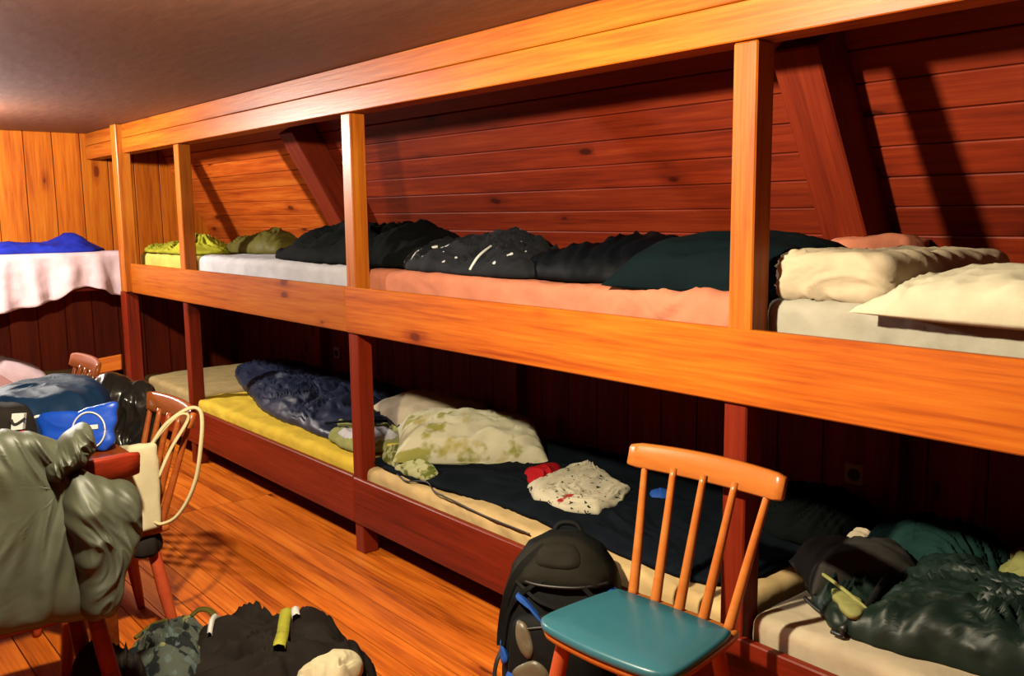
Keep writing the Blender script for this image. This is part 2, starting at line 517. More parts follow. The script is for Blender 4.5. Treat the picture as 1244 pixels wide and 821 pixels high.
def lump(name, outline, h, mat, parent=None, mtx=None, base=0.0, seed=1.0, rings=40, power=2.6, fold=0.012, freq=9.0,
         ang=0.0, stretch=2.6, peaks=(), edge=0.010, hf=None, back=None, sharp=False, n=14, wob=0.014, center=None):
    """soft body lying on the local XY plane inside a star-shaped outline: cushions, heaps of cloth, bags.
    h = height, peaks = (x, y, radius, extra height), back = depth below the plane (None = flat underside)"""
    O = [Vector((p[0], p[1], 0)) for p in outline]
    O = [O[i].lerp(O[(i + 1) % len(O)], j / n) for i in range(len(O)) for j in range(n)] if sharp else catmull(O, n, True)
    N = len(O)
    c = Vector((0, 0, 0))
    for p in O:
        c += p
    c /= N
    if center:
        c = Vector((center[0], center[1], 0))
    for i, p in enumerate(O):
        d = (p - c).normalized()
        O[i] = p + d * wob * (nz(p.x * 11, p.y * 11, seed + 2) + 0.6 * nz(p.x * 27, p.y * 27, seed + 5))
    verts, faces = [], []

    def prof(s):
        return max(0.0, 1.0 - s ** power) ** 0.5

    def ztop(x, y, s):
        hh = hf(x, y) if hf else h
        for (px, py, pr, ph) in peaks:
            hh += ph * math.exp(-((x - px) ** 2 + (y - py) ** 2) / (pr * pr))
        f = prof(s)
        z = edge + hh * f
        if fold:
            z += folds(x, y, seed, freq, fold, ang, stretch) * (0.15 + 0.85 * f)
        return max(z, edge * 0.5)

    svals = [math.cos(k / rings * math.pi / 2) for k in range(rings)]
    svals = [0.35 * (1 - k / rings) + 0.65 * s for k, s in enumerate(svals)]
    for s in svals:
        for p in O:
            q = c + (p - c) * s
            verts.append(Vector((q.x, q.y, base + ztop(q.x, q.y, s))))
    verts.append(Vector((c.x, c.y, base + ztop(c.x, c.y, 0))))
    ci = len(verts) - 1
    R = len(svals)
    for k in range(R - 1):
        for i in range(N):
            j = (i + 1) % N
            faces.append((k * N + i, k * N + j, (k + 1) * N + j, (k + 1) * N + i))
    for i in range(N):
        faces.append(((R - 1) * N + i, (R - 1) * N + (i + 1) % N, ci))
    # underside
    b0 = len(verts)
    if back is None:
        for p in O:
            q = c + (p - c) * 0.985
            verts.append(Vector((q.x, q.y, base)))
        verts.append(Vector((c.x, c.y, base)))
        for i in range(N):
            j = (i + 1) % N
            faces.append((i, b0 + i, b0 + j, j))
            faces.append((b0 + i, b0 + N, b0 + j))
    else:
        rr = 8
        for k in range(rr):
            s = math.cos((k + 1) / (rr + 1) * math.pi / 2)
            for p in O:
                q = c + (p - c) * s
                verts.append(Vector((q.x, q.y, base - back * prof(s))))
        verts.append(Vector((c.x, c.y, base - back)))
        e = len(verts) - 1
        prevb = 0
        for k in range(rr):
            cb = b0 + k * N
            for i in range(N):
                j = (i + 1) % N
                faces.append((prevb + i, cb + i, cb + j, prevb + j))
            prevb = cb
        for i in range(N):
            faces.append((prevb + i, e, prevb + (i + 1) % N))
    # orientation (outline may be clockwise)
    area = sum(O[i].x * O[(i + 1) % N].y - O[(i + 1) % N].x * O[i].y for i in range(N))
    if area < 0:
        faces = [f[::-1] for f in faces]
    if mtx is not None:
        verts = [mtx @ v for v in verts]
    return centred(name, verts, faces, mat, parent)


def centred(name, verts, faces, mat, parent=None, smooth=True):
    """mesh whose origin sits at the middle of its underside"""
    if parent is not None:
        return mesh_obj(name, verts, faces, mat, parent, smooth)
    xs = [v[0] for v in verts]; ys = [v[1] for v in verts]; zs = [v[2] for v in verts]
    c = Vector(((min(xs) + max(xs)) / 2, (min(ys) + max(ys)) / 2, min(zs)))
    o = mesh_obj(name, [Vector(v) - c for v in verts], faces, mat, None, smooth)
    o.location = c
    return o


def rbox(name, lo, hi, r, mat, parent=None, n=(20, 10, 4), disp=None, mtx=None):
    """mattress-like block with rounded edges and a displaced surface; disp(p, normal) -> metres"""
    lo, hi = Vector(lo), Vector(hi)
    grid = {}
    verts, faces = [], []

    def vid(p):
        k = (round(p.x, 5), round(p.y, 5), round(p.z, 5))
        if k not in grid:
            grid[k] = len(verts)
            inner = Vector([min(max(p[i], lo[i] + r), hi[i] - r) for i in range(3)])
            d = p - inner
            nrm = d.normalized() if d.length > 1e-9 else Vector((0, 0, 1))
            q = inner + nrm * r if d.length > 1e-9 else p
            if disp:
                q = q + nrm * disp(q, nrm)
            verts.append(q)
        return grid[k]

    def ticks(a, b, k):
        t = [a, a + r * 0.35, a + r * 0.7]
        for i in range(k + 1):
            t.append(a + r + (b - a - 2 * r) * i / k)
        t += [b - r * 0.7, b - r * 0.35, b]
        return t
    T = [ticks(lo[i], hi[i], n[i]) for i in range(3)]
    for ax in range(3):
        u, v = (ax + 1) % 3, (ax + 2) % 3
        for side in (0, 1):
            for i in range(len(T[u]) - 1):
                for j in range(len(T[v]) - 1):
                    q = []
                    for (a, b) in ((i, j), (i + 1, j), (i + 1, j + 1), (i, j + 1)):
                        p = Vector((0, 0, 0))
                        p[ax] = (lo, hi)[side][ax]
                        p[u] = T[u][a]; p[v] = T[v][b]
                        q.append(vid(p))
                    if side == 0:
                        q = q[::-1]
                    faces.append(tuple(q))
    if mtx is not None:
        verts = [mtx @ p for p in verts]
    return centred(name, verts, faces, mat, parent)


def pillow(name, mat, mtx, L, W, H, parent=None, seed=1.0, fold=0.010, freq=11.0, sag=None, ang=0.0, N=34, pinch=0.10):
    """stuffed pillow, local X = length, local Y = width, lies on z=0 of mtx"""
    verts, faces = [], []

    def pt(u, v, sgn):
        # corners pulled out, sides drawn in
        x = u * L / 2 * (1 - pinch * (1 - v * v) * 0.0 - 0.06 * (1 - abs(v) ** 2) * abs(u) ** 6)
        y = v * W / 2 * (1 - 0.07 * (1 - abs(u) ** 2) * abs(v) ** 6)
        t = ((1 - abs(u) ** 3.2) * (1 - abs(v) ** 3.0)) ** 0.55
        z = H * t
        e = min(1 - abs(u), 1 - abs(v))
        z += folds(x, y, seed, freq, fold, ang) * min(1.0, e * 5 + 0.15)
        if sgn < 0:
            z = -0.28 * H * t
        z += 0.28 * H
        if sag:
            z += sag(x, y)
        return Vector((x, y, max(z, 0.0) if not sag else z))
    for sgn in (1, -1):
        for i in range(N + 1):
            for j in range(N + 1):
                u = math.sin((i / N * 2 - 1) * math.pi / 2); v = math.sin((j / N * 2 - 1) * math.pi / 2)
                verts.append(mtx @ pt(u, v, sgn))
    S = (N + 1) * (N + 1)
    for i in range(N):
        for j in range(N):
            a = i * (N + 1) + j
            faces.append((a, a + N + 1, a + N + 2, a + 1))
            faces.append((S + a, S + a + 1, S + a + N + 2, S + a + N + 1))
    border = [i * (N + 1) for i in range(N + 1)] + [N * (N + 1) + j for j in range(1, N + 1)] + \
             [i * (N + 1) + N for i in range(N - 1, -1, -1)] + [j for j in range(N - 1, 0, -1)]
    for k in range(len(border)):
        a, b = border[k], border[(k + 1) % len(border)]
        faces.append((a, S + a, S + b, b))
    return centred(name, verts, faces, mat, parent)


def T(x, y, z, rz=0.0, rx=0.0, ry=0.0):
    return Matrix.Translation((x, y, z)) @ Matrix.Rotation(rz, 4, 'Z') @ Matrix.Rotation(rx, 4, 'X') @ Matrix.Rotation(ry, 4, 'Y')


def strip(name, pts, wid, thick, nrm, mat, parent=None):
    """flat band following pts, its face towards nrm"""
    P = catmull(pts, 6) if len(pts) > 2 else [Vector(p) for p in pts]
    nrm = Vector(nrm).normalized()
    verts, faces = [], []
    for i, p in enumerate(P):
        t = (P[min(i + 1, len(P) - 1)] - P[max(i - 1, 0)]).normalized()
        s = t.cross(nrm).normalized() * wid / 2
        verts += [p - s, p + s, p + s + nrm * thick, p - s + nrm * thick]
    for i in range(len(P) - 1):
        for k in range(4):
            a, b = i * 4 + k, i * 4 + (k + 1) % 4
            faces.append((a, b, b + 4, a + 4))
    faces.append((0, 1, 2, 3)); e = (len(P) - 1) * 4
    faces.append((e + 3, e + 2, e + 1, e))
    return mesh_obj(name, verts, faces, mat, parent, smooth=False)


def structure(name, loc=(0, 0, 0)):
    o = bpy.data.objects.new(name, None)
    o.location = (0, 0, 0)
    o['kind'] = 'structure'
    return link(o)


# ================================================================== THE ROOM
XE, XR, YF, YB, ZC = -3.72, 4.55, -3.2, 1.075, 2.11
K60 = 0.57735


def yslope(z):
    return YB - (z - 1.05) * K60


# floor: strips along X, one seam across at x = -1.03
fl = structure('floor')
y = YF
k = 0
while y < 1.12:
    wd = min(0.096, 1.12 - y)
    if wd > 0.02:
        plank('plank', (XE - 0.05, y + wd / 2, 0), (-1.033, y + wd / 2, 0), wd - 0.0042, 0.03, (0, 0, 1), M['floor'], fl, 0)
        plank('plank', (-1.027, y + wd / 2, 0), (XR, y + wd / 2, 0), wd - 0.0042, 0.03, (0, 0, 1), M['floor'], fl, 0)
    y += 0.096
    k += 1
box('subfloor', (XE - 0.05, YF, -0.06), (XR, 1.12, -0.031), M['dark'], fl, 0)

box('ceiling', (XE - 0.05, YF - 0.05, ZC), (XR + 0.05, 1.2, ZC + 0.04), M['ceiling'], None, 0)['kind'] = 'structure'

# end wall: upright amber boards
we = structure('wall_left')
yb = -0.415 - 0.187 * 15
while yb < 1.1:
    y0, y1 = max(yb, YF), min(yb + 0.187, 1.12)
    if y1 - y0 > 0.02:
        yc = (y0 + y1) / 2
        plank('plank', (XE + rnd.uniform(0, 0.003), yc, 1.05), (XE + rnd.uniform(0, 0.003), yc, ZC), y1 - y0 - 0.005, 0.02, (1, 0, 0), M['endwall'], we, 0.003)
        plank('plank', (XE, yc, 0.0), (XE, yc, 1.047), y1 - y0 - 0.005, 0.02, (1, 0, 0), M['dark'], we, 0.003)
    yb += 0.187
box('backing', (XE - 0.06, YF, 0), (XE - 0.021, 1.2, ZC), M['dark'], we, 0)

# sloping roof lining: level boards
ws = structure('wall_slope')
nrm = Vector((0, -math.sin(math.radians(60)), -math.cos(math.radians(60))))
pitch = 0.1045
s0 = 0.0
zz = 1.05
while zz < ZC - 0.01:
    dz = min(0.0905, ZC - zz)
    zc = zz + dz / 2
    off = rnd.uniform(-0.0015, 0.0015)
    plank('plank', (XE, yslope(zc) + off, zc), (-1.272, yslope(zc) + off, zc), dz / 0.866 - 0.004, 0.018, nrm, M['slope_lit'], ws, 0.003)  # boards of the far bay carry lamp light in their colour
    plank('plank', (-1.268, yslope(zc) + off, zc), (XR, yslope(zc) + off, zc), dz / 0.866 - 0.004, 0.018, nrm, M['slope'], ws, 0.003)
    zz += 0.0905
plank('backing', (XE, yslope(1.58) + 0.024, 1.58), (XR, yslope(1.58) + 0.024, 1.58), 1.3, 0.02, nrm, M['dark'], ws, 0)

# knee wall behind the lower bunks
wb = structure('wall_back')
xb = XE
while xb < XR:
    x1 = min(xb + 0.2, XR)
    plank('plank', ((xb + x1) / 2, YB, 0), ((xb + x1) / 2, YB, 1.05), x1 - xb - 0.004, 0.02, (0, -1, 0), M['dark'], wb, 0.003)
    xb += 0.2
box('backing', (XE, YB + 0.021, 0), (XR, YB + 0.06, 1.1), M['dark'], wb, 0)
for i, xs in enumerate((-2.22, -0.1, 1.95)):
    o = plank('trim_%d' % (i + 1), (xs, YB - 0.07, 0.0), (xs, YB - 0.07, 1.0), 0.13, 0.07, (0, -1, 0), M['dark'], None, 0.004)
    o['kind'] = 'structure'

# rafters standing proud of the lining
for i, (xs, wd, dp) in enumerate(((1.957, 0.155, 0.15), (-1.27, 0.17, 0.15), (-4.0, 0.15, 0.12), (3.9, 0.15, 0.12))):
    if xs < XE:
        continue
    q0 = Vector((xs, yslope(1.09), 1.09)) + nrm * dp
    q1 = Vector((xs, yslope(2.03), 2.03)) + nrm * dp
    o = plank('trim_%d' % (i + 5), q0, q1, wd, dp, nrm, M['slope'], None, 0.006)
    o['kind'] = 'structure'

# the walls behind the camera
wr = structure('wall_right')
yb = YF
while yb < 1.1:
    y1 = min(yb + 0.4, 1.1)
    plank('plank', (XR, (yb + y1) / 2, 0), (XR, (yb + y1) / 2, ZC), y1 - yb - 0.005, 0.03, (-1, 0, 0), M['dark'], wr)
    yb += 0.4
wf = structure('wall_front')
xb = XE
while xb < XR:
    x1 = min(xb + 0.4, XR)
    plank('plank', ((xb + x1) / 2, YF, 0), ((xb + x1) / 2, YF, ZC), x1 - xb - 0.005, 0.03, (0, 1, 0), M['dark'], wf)
    xb += 0.4

def lamp_blocker(x, y, label):  # unseen disc added above the bulb to keep its light off the ceiling
    t = thing('lamp_blocker', label, 'light blocker', (x, y, 2.03))
    bm = bmesh.new()
    bmesh.ops.create_cone(bm, cap_ends=True, segments=32, radius1=0.135, radius2=0.12, depth=0.03, matrix=Matrix.Translation((0, 0, 0.045)))
    bm_obj('blocker_disc', bm, M['blocker_disc'], t, True)
    bm = bmesh.new()
    bmesh.ops.create_cone(bm, cap_ends=True, segments=24, radius1=0.04, radius2=0.05, depth=0.022, matrix=Matrix.Translation((0, 0, 0.069)))
    bm_obj('blocker_mount', bm, M['blocker_disc'], t, True)
    return t


lamp_blocker(1.74, -1.45, 'added round disc blocking lamp light off the ceiling over the room side of the turquoise chair')
lamp_blocker(-2.35, -1.35, 'added round disc blocking lamp light off the ceiling over the far end of the table')

# ================================================================== BUNKS
XN = 4.1
bunk = thing('bunk_bed', 'long two-tier built-in pine bunk with posts and orange rails under the sloping roof', 'bunk bed', (0, 0, 0))
# header: two boards one above the other
plank('header_board', (-3.70, -0.006, 2.0635), (XN, -0.006, 2.0635), 0.089, 0.10, (0, -1, 0), M['beam'], bunk, 0.003)
plank('header_board', (-3.70, -0.010, 1.9685), (XN, -0.010, 1.9685), 0.095, 0.10, (0, -1, 0), M['beam'], bunk, 0.003)
# upper rails, joined at the middle post
plank('upper_rail', (-2.96, -0.008, 1.0925), (0.022, -0.008, 1.0925), 0.197, 0.028, (0, -1, 0), M['beam'], bunk, 0.004)
plank('upper_rail', (0.026, -0.010, 1.0925), (XN, -0.010, 1.0925), 0.199, 0.028, (0, -1, 0), M['beam'], bunk, 0.004)
# lower rails, the dimmer light down here put into their red
plank('lower_rail', (-2.96, -0.006, 0.242), (0.03, -0.006, 0.242), 0.214, 0.028, (0, -1, 0), M['shaded_red'], bunk, 0.004)
plank('lower_rail', (0.034, -0.007, 0.240), (XN, -0.007, 0.240), 0.21, 0.028, (0, -1, 0), M['shaded_red'], bunk, 0.004)
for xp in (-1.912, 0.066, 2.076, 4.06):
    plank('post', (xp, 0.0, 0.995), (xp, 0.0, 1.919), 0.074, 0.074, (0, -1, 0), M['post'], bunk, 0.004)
    plank('lower_post', (xp - 0.012, 0.006, 0.0), (xp - 0.012, 0.006, 0.995), 0.074, 0.074, (0, -1, 0), M['shaded_red'], bunk, 0.004)  # same post continued, weaker light low down painted as redder wood
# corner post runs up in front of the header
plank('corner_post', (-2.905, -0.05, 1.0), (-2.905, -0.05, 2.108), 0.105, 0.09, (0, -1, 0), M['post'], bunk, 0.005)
plank('lower_post', (-2.945, -0.045, 0.0), (-2.945, -0.045, 1.0), 0.105, 0.09, (0, -1, 0), M['shaded_red'], bunk, 0.005)
# decks (boards across)
xd = -3.68
while xd < XN - 0.05:
    plank('deck_board', (xd + 0.07, 0.10, 1.06), (xd + 0.07, 1.02, 1.06), 0.138, 0.02, (0, 0, 1), M['deck'], bunk, 0)
    plank('deck_board', (xd + 0.07, 0.10, 0.225), (xd + 0.07, 0.95, 0.225), 0.138, 0.02, (0, 0, 1), M['deck'], bunk, 0)
    xd += 0.142
for zz in (1.04, 0.205):
    box('bearer', (-3.06, 0.09, zz - 0.05), (XN, 0.13, zz), M['deck'], bunk, 0)

ebunk = thing('bunk_bed', 'short two-tier bunk along the amber end wall left of the corner post', 'bunk bed', (0, 0, 0))
plank('upper_rail', (-3.12, -1.95, 1.10), (-3.12, -0.14, 1.10), 0.19, 0.028, (1, 0, 0), M['shaded_red'], ebunk)
plank('lower_rail', (-3.12, -1.95, 0.25), (-3.12, -0.14, 0.25), 0.20, 0.028, (1, 0, 0), M['shaded_red'], ebunk)
yd = -1.94
while yd < -0.2:
    plank('deck_board', (-3.70, yd + 0.07, 1.06), (-3.16, yd + 0.07, 1.06), 0.138, 0.02, (0, 0, 1), M['deck'], ebunk, 0)
    plank('deck_board', (-3.70, yd + 0.07, 0.225), (-3.16, yd + 0.07, 0.225), 0.138, 0.02, (0, 0, 1), M['deck'], ebunk, 0)
    yd += 0.142
plank('post', (-3.145, -1.99, 0), (-3.145, -1.99, 2.108), 0.08, 0.08, (1, 0, 0), M['post'], ebunk)


# ================================================================== MATTRESSES
def wrinkle(seed, amp=0.006, freq=9.0, ang=0.2, corner=None):
    def f(p, n):
        d = amp * nz(p.x * 3, p.y * 3, p.z * 3 + seed) + folds(p.x + p.z * 0.7, p.y + p.z * 0.6, seed, freq, amp * 0.7, ang)
        if corner:
            cx, cy, r, a, fr, an = corner
            g = math.exp(-((p.x - cx) ** 2 + (p.y - cy) ** 2) / (r * r))
            c, s = math.cos(an), math.sin(an)
            d += a * g * ridge((p.x * c + p.z * s) * fr * 0.25 + p.y, (-p.x * s + p.z * c) * fr, seed + 1)
        return d
    return f


def mattress(label, lo, hi, mat, seed, r=0.035, n=(40, 18, 4), **kw):
    o = rbox('mattress', lo, hi, r, mat, None, n, wrinkle(seed, **kw))
    return tag(o, label, 'mattress')


ZU0, ZU = 1.062, 1.265     # upper deck, upper mattress top
ZL0, ZL = 0.227, 0.400
mattress('pale yellow mattress on the upper bunk behind the two far posts', (-2.985, 0.10, ZU0), (-2.02, 0.885, ZU - 0.005), M['paleyellow'], 3.1)
mattress('white-sheeted mattress on the upper bunk left of the middle post', (-1.88, 0.075, ZU0), (0.0, 0.885, ZU + 0.005), M['white_sheet'], 5.2, amp=0.008)
mattress('salmon pink mattress on the upper bunk between the middle and near posts', (0.05, 0.075, ZU0), (2.03, 0.885, ZU), M['salmon'], 7.4, n=(130, 22, 9),
         corner=(1.86, 0.08, 0.22, 0.015, 17.0, 0.8))
mattress('pale grey sheeted mattress on the upper bunk right of the near post', (2.085, 0.085, ZU0), (4.02, 0.885, ZU), M['grey_sheet'], 9.9, n=(110, 22, 9),
         corner=(2.42, 0.10, 0.25, 0.007, 16.0, -0.9))
mattress('bare beige mattress at the far end of the lower bunk', (-3.03, 0.075, ZL0), (-2.04, 0.96, ZL), M['beige'], 2.2, amp=0.003)
mattress('bright yellow sheeted mattress on the lower bunk under the navy sleeping bag', (-1.97, 0.03, ZL0), (0.0, 0.96, ZL), M['yellow'], 4.7, amp=0.009, ang=0.5, n=(90, 36, 5))
mattress('peach cream mattress on the lower bunk under the dark navy blanket', (0.075, 0.03, ZL0), (2.03, 0.96, ZL - 0.005), M['peach'], 6.1, amp=0.008, n=(90, 30, 5))
mattress('plain cream mattress on the lower bunk under the green sleeping bag', (2.105, 0.028, ZL0), (4.02, 0.96, ZL + 0.01), M['cream'], 8.3, amp=0.003)

# end bunk beds
mattress('white mattress on the upper end bunk under the blue sleeping bag', (-3.70, -1.92, ZU0), (-3.10, -0.06, 1.255), M['white_sheet'], 1.3, n=(14, 40, 4))
mattress('cream mattress on the lower end bunk behind the far chair', (-3.70, -1.92, ZL0), (-3.13, -0.13, 0.40), M['peach'], 1.9, n=(14, 40, 4))

# ================================================================== UPPER BUNK, FAR LEFT
lump('sleeping_bag', [(-3.62, -1.9), (-3.16, -1.9), (-3.15, -1.2), (-3.14, -0.6), (-3.15, -0.12), (-3.6, -0.10), (-3.64, -0.8)],
     0.055, M['blue'], base=1.262, seed=11, fold=0.014, freq=8, ang=1.4, peaks=((-3.3, -0.24, 0.11, 0.13), (-3.4, -1.0, 0.5, 0.01)))
tag(bpy.data.objects['sleeping_bag'], 'royal blue sleeping bag on the upper end bunk by the wall', 'sleeping bag')

# pink sheet hanging over the front edge of the end bunk
verts, faces = [], []
NY, NZ = 110, 26
hemz = [(-1.95, 0.80), (-1.2, 0.86), (-0.80, 0.90), (-0.62, 0.925), (-0.45, 0.96), (-0.33, 1.03), (-0.24, 1.04), (-0.16, 1.02), (-0.08, 0.975), (0.0, 0.965), (0.06, 0.965)]


def interp(t, x):
    for (a, b), (c, d) in zip(t, t[1:]):
        if x <= c:
            f = (x - a) / (c - a)
            f = f * f * (3 - 2 * f)
            return b + (d - b) * f
    return t[-1][1]


for i in range(NY + 1):
    yy = -1.95 + (0.06 + 1.95) * i / NY
    zh = interp(hemz, yy)
    for j in range(NZ + 1):
        t = j / NZ
        if t < 0.2:
            f = t / 0.2
            x = -3.20 + 0.09 * f; z = 1.268 - 0.004 * f
        else:
            f = (t - 0.2) / 0.8
            x = -3.088 + 0.03 * f; z = 1.258 - (1.258 - zh) * f
            wv = f ** 0.8 * 0.085
            ph = 2 * math.pi * yy / 0.20 + 2.2 * nz(yy * 3.1, 2.0, 4.0) + 0.8 * nz(yy * 4, f * 1.5, 8.0)
            pl = math.sin(ph)
            x += 0.036 * f ** 0.7 * (pl if pl > 0 else 0.55 * pl) + 0.010 * f * ridge(yy * 16, f * 1.2, 17.0) + 0.004 * nz(yy * 30, z * 22, 5) + 0.03 * f
        verts.append(Vector((x, yy, z)))
for i in range(NY):
    for j in range(NZ):
        a = i * (NZ + 1) + j
        faces.append((a, a + NZ + 1, a + NZ + 2, a + 1))
o = centred('bed_sheet', verts, faces, M['pink_sheet'])
md = o.modifiers.new('thickness', 'SOLIDIFY'); md.thickness = 0.004
tag(o, 'pale pink sheet hanging in folds over the edge of the upper end bunk', 'sheet')

lump('cloth', [(-2.95, 0.12), (-2.5, 0.10), (-2.1, 0.13), (-2.0, 0.28), (-2.15, 0.42), (-2.55, 0.46), (-2.9, 0.4)], 0.035, M['lime'], base=1.264, seed=21, fold=0.03, freq=10,
     ang=0.5, peaks=((-2.35, 0.22, 0.10, 0.07), (-2.2, 0.3, 0.08, 0.05)))
tag(bpy.data.objects['cloth'], 'crumpled lime yellow cloth on the pale yellow mattress', 'cloth')
o = lump('stuff_sack', [(-2.12, 0.36), (-1.75, 0.34), (-1.52, 0.40), (-1.48, 0.55), (-1.7, 0.66), (-2.1, 0.62)], 0.085, M['olive'], base=1.274, seed=22, fold=0.018, freq=9, ang=0.3,
         peaks=((-1.65, 0.5, 0.14, 0.05),))
tag(o, 'olive green stuff sack lying behind the far slim post', 'bag')
o = rbox('blanket', (-1.42, 0.52, 1.274), (-0.55, 0.80, 1.315), 0.015, M['paleyellow'], None, (16, 8, 1), wrinkle(31, 0.006))
tag(o, 'folded yellow blanket at the back of the white mattress', 'blanket')
o = lump('jacket', [(-0.98, 0.16), (-0.60, 0.09), (-0.25, 0.10), (0.10, 0.12), (0.34, 0.2), (0.34, 0.5), (-0.1, 0.68), (-0.6, 0.62), (-0.85, 0.4)], 0.075, M['blackgreen'], base=1.275, seed=23,
         fold=0.035, freq=7, ang=0.9, peaks=((-0.55, 0.36, 0.20, 0.08), (-0.05, 0.4, 0.3, 0.08), (0.25, 0.35, 0.15, -0.02)), power=3)
tag(o, 'black fleece jacket heaped on the white mattress beside the middle post', 'jacket')

# ================================================================== UPPER BUNK, MIDDLE
o = lump('hoodie', [(0.12, 0.30), (0.30, 0.12), (0.60, 0.09), (0.98, 0.09), (1.12, 0.16), (1.10, 0.40), (0.75, 0.58), (0.3, 0.58)], 0.075, M['hoodie'], base=1.27, seed=24, fold=0.032,
         freq=8, ang=1.0, peaks=((0.74, 0.38, 0.14, 0.055), (0.40, 0.36, 0.14, 0.035)))
tag(o, 'dark blue hoodie with white printed marks crumpled on the salmon mattress', 'hoodie')
for (pts) in ([(0.45, 0.14, 1.335), (0.50, 0.14, 1.30)], [(0.52, 0.15, 1.338), (0.60, 0.15, 1.325)], [(0.55, 0.148, 1.35), (0.56, 0.142, 1.315)], [(0.80, 0.086, 1.29), (0.81, 0.115, 1.335), (0.80, 0.17, 1.365), (0.76, 0.26, 1.39)],
              [(0.36, 0.115, 1.30), (0.35, 0.16, 1.345), (0.42, 0.21, 1.365)]):
    tube('drawstring', [(a - o.location.x, b - o.location.y, c - o.location.z) for a, b, c in pts], 0.006, M['white'], o, 6)
o = lump('sleeping_bag', [(0.98, 0.20), (1.2, 0.13), (1.42, 0.13), (1.62, 0.24), (1.66, 0.5), (1.4, 0.62), (1.05, 0.56)], 0.105, M['ink'], base=1.27, seed=25, fold=0.014, freq=8, ang=1.3,
         peaks=((1.42, 0.42, 0.16, 0.035), (1.1, 0.35, 0.1, -0.01)))
tag(o, 'rolled ink blue sleeping bag between the printed hoodie and the teal pillow', 'sleeping bag')
o = pillow('pillow', M['teal'], T(1.83, 0.32, 1.262, 0.12, 0.10), 0.68, 0.46, 0.125, seed=26, fold=0.010)
tag(o, 'dark teal pillow on the salmon mattress against the near post', 'pillow')

# ================================================================== UPPER BUNK, RIGHT
shear = Matrix(((1, 0.24, 0, 0), (0, 1, 0, 0), (0, 0, 1, 0), (0, 0, 0, 1)))
o = rbox('duvet', (2.085, 0.095, 1.267), (2.395, 0.56, 1.388), 0.036, M['cream'], None, (26, 30, 10), wrinkle(41, 0.010, freq=8, ang=0.7), mtx=shear)
tag(o, 'thick folded cream duvet on the grey mattress right of the near post', 'duvet')
DUV = o
o = pillow('pillow', M['cream2'], T(2.845, 0.145, 1.250, 0.0, 0.10), 0.92, 0.29, 0.085, seed=42, fold=0.013, ang=1.3, N=56)
tag(o, 'creased white pillow in front of the folded cream duvet', 'pillow')
o = pillow('pillow', M['salmon'], T(2.06, 0.72, 1.30, 0.5, 0.75), 0.30, 0.26, 0.07, seed=43)
tag(o, 'salmon pillow with one corner showing behind the folded cream duvet', 'pillow')

# ================================================================== LOWER BUNK, LEFT
o = lump('sleeping_bag', [(-2.62, 0.62), (-2.30, 0.46), (-1.8, 0.32), (-1.25, 0.17), (-0.75, 0.13), (-0.38, 0.15), (-0.30, 0.45), (-0.55, 0.80), (-1.0, 0.95), (-1.8, 0.94), (-2.5, 0.94)],
         0.075, M['navy'], base=0.402, seed=51, fold=0.034, freq=7, ang=-0.4, rings=34, power=4, peaks=((-2.3, 0.6, 0.25, 0.03), (-1.0, 0.55, 0.4, 0.02)))
tag(o, 'navy blue quilted sleeping bag spread over the yellow mattress', 'sleeping bag')
a = lump('liner', [(-0.62, 0.20), (-0.30, 0.10), (-0.08, 0.12), (-0.06, 0.36), (-0.3, 0.45), (-0.56, 0.36)], 0.045, M['liner'], None, base=0.405, seed=52, fold=0.022, freq=12)
tag(a, 'pale olive and white cloth beside the navy sleeping bag behind the middle lower post', 'cloth')
lump('white_panel', [(-0.36 - a.location.x, 0.14 - a.location.y), (-0.10 - a.location.x, 0.14 - a.location.y), (-0.10 - a.location.x, 0.32 - a.location.y), (-0.26 - a.location.x, 0.33 - a.location.y)], 0.03, M['white_sheet'], a, base=0.035, seed=53, fold=0.008)
tube('piping', [(-0.50 - a.location.x, 0.15 - a.location.y, 0.068), (-0.33 - a.location.x, 0.22 - a.location.y, 0.098), (-0.22 - a.location.x, 0.34 - a.location.y, 0.096)], 0.007, M['darknavy'], a, 6)

o = pillow('pillow', M['cream'], T(-0.36, 0.66, 0.405, 0.15, 0.14), 0.62, 0.44, 0.12, seed=54, fold=0.012, ang=1.3)
tag(o, 'plain cream pillow at the back of the lower bunk behind the leaf-print pillow', 'pillow')
tube('dark_stripe', [(-0.30 - o.location.x, 0.452 - o.location.y, 0.055), (-0.15 - o.location.x, 0.47 - o.location.y, 0.062), (0.0 - o.location.x, 0.52 - o.location.y, 0.055)], 0.007, M['darknavy'], o, 6)

o = lump('blanket', [(0.02, 0.16), (0.16, 0.06), (0.46, 0.06), (0.9, 0.11), (1.35, 0.10), (1.75, 0.09), (1.94, 0.16), (1.98, 0.5), (1.96, 0.93), (1.2, 0.95), (0.5, 0.93), (0.1, 0.7)],
         0.022, M['darknavy'], base=0.398, seed=55, fold=0.012, freq=6, ang=0.2, rings=34, power=8)
tag(o, 'dark navy blanket spread over the peach mattress', 'blanket')
o = pillow('pillow', M['leafprint'], T(0.31, 0.44, 0.425, 0.95, 0.10, 0.06), 0.68, 0.45, 0.13, seed=56, fold=0.020, ang=0.5, N=52)
tag(o, 'cream pillow printed with faint green leaves on the navy blanket', 'pillow')
PIL = o
lump('gathered_hem', [(a - o.location.x, b - o.location.y) for a, b in ((0.04, 0.17), (0.12, 0.10), (0.26, 0.075), (0.40, 0.055), (0.52, 0.075), (0.50, 0.13), (0.36, 0.15), (0.22, 0.18), (0.10, 0.22))],
     0.035, M['greenprint'], o, base=0.002, seed=57, fold=0.03, freq=22, wob=0.02)
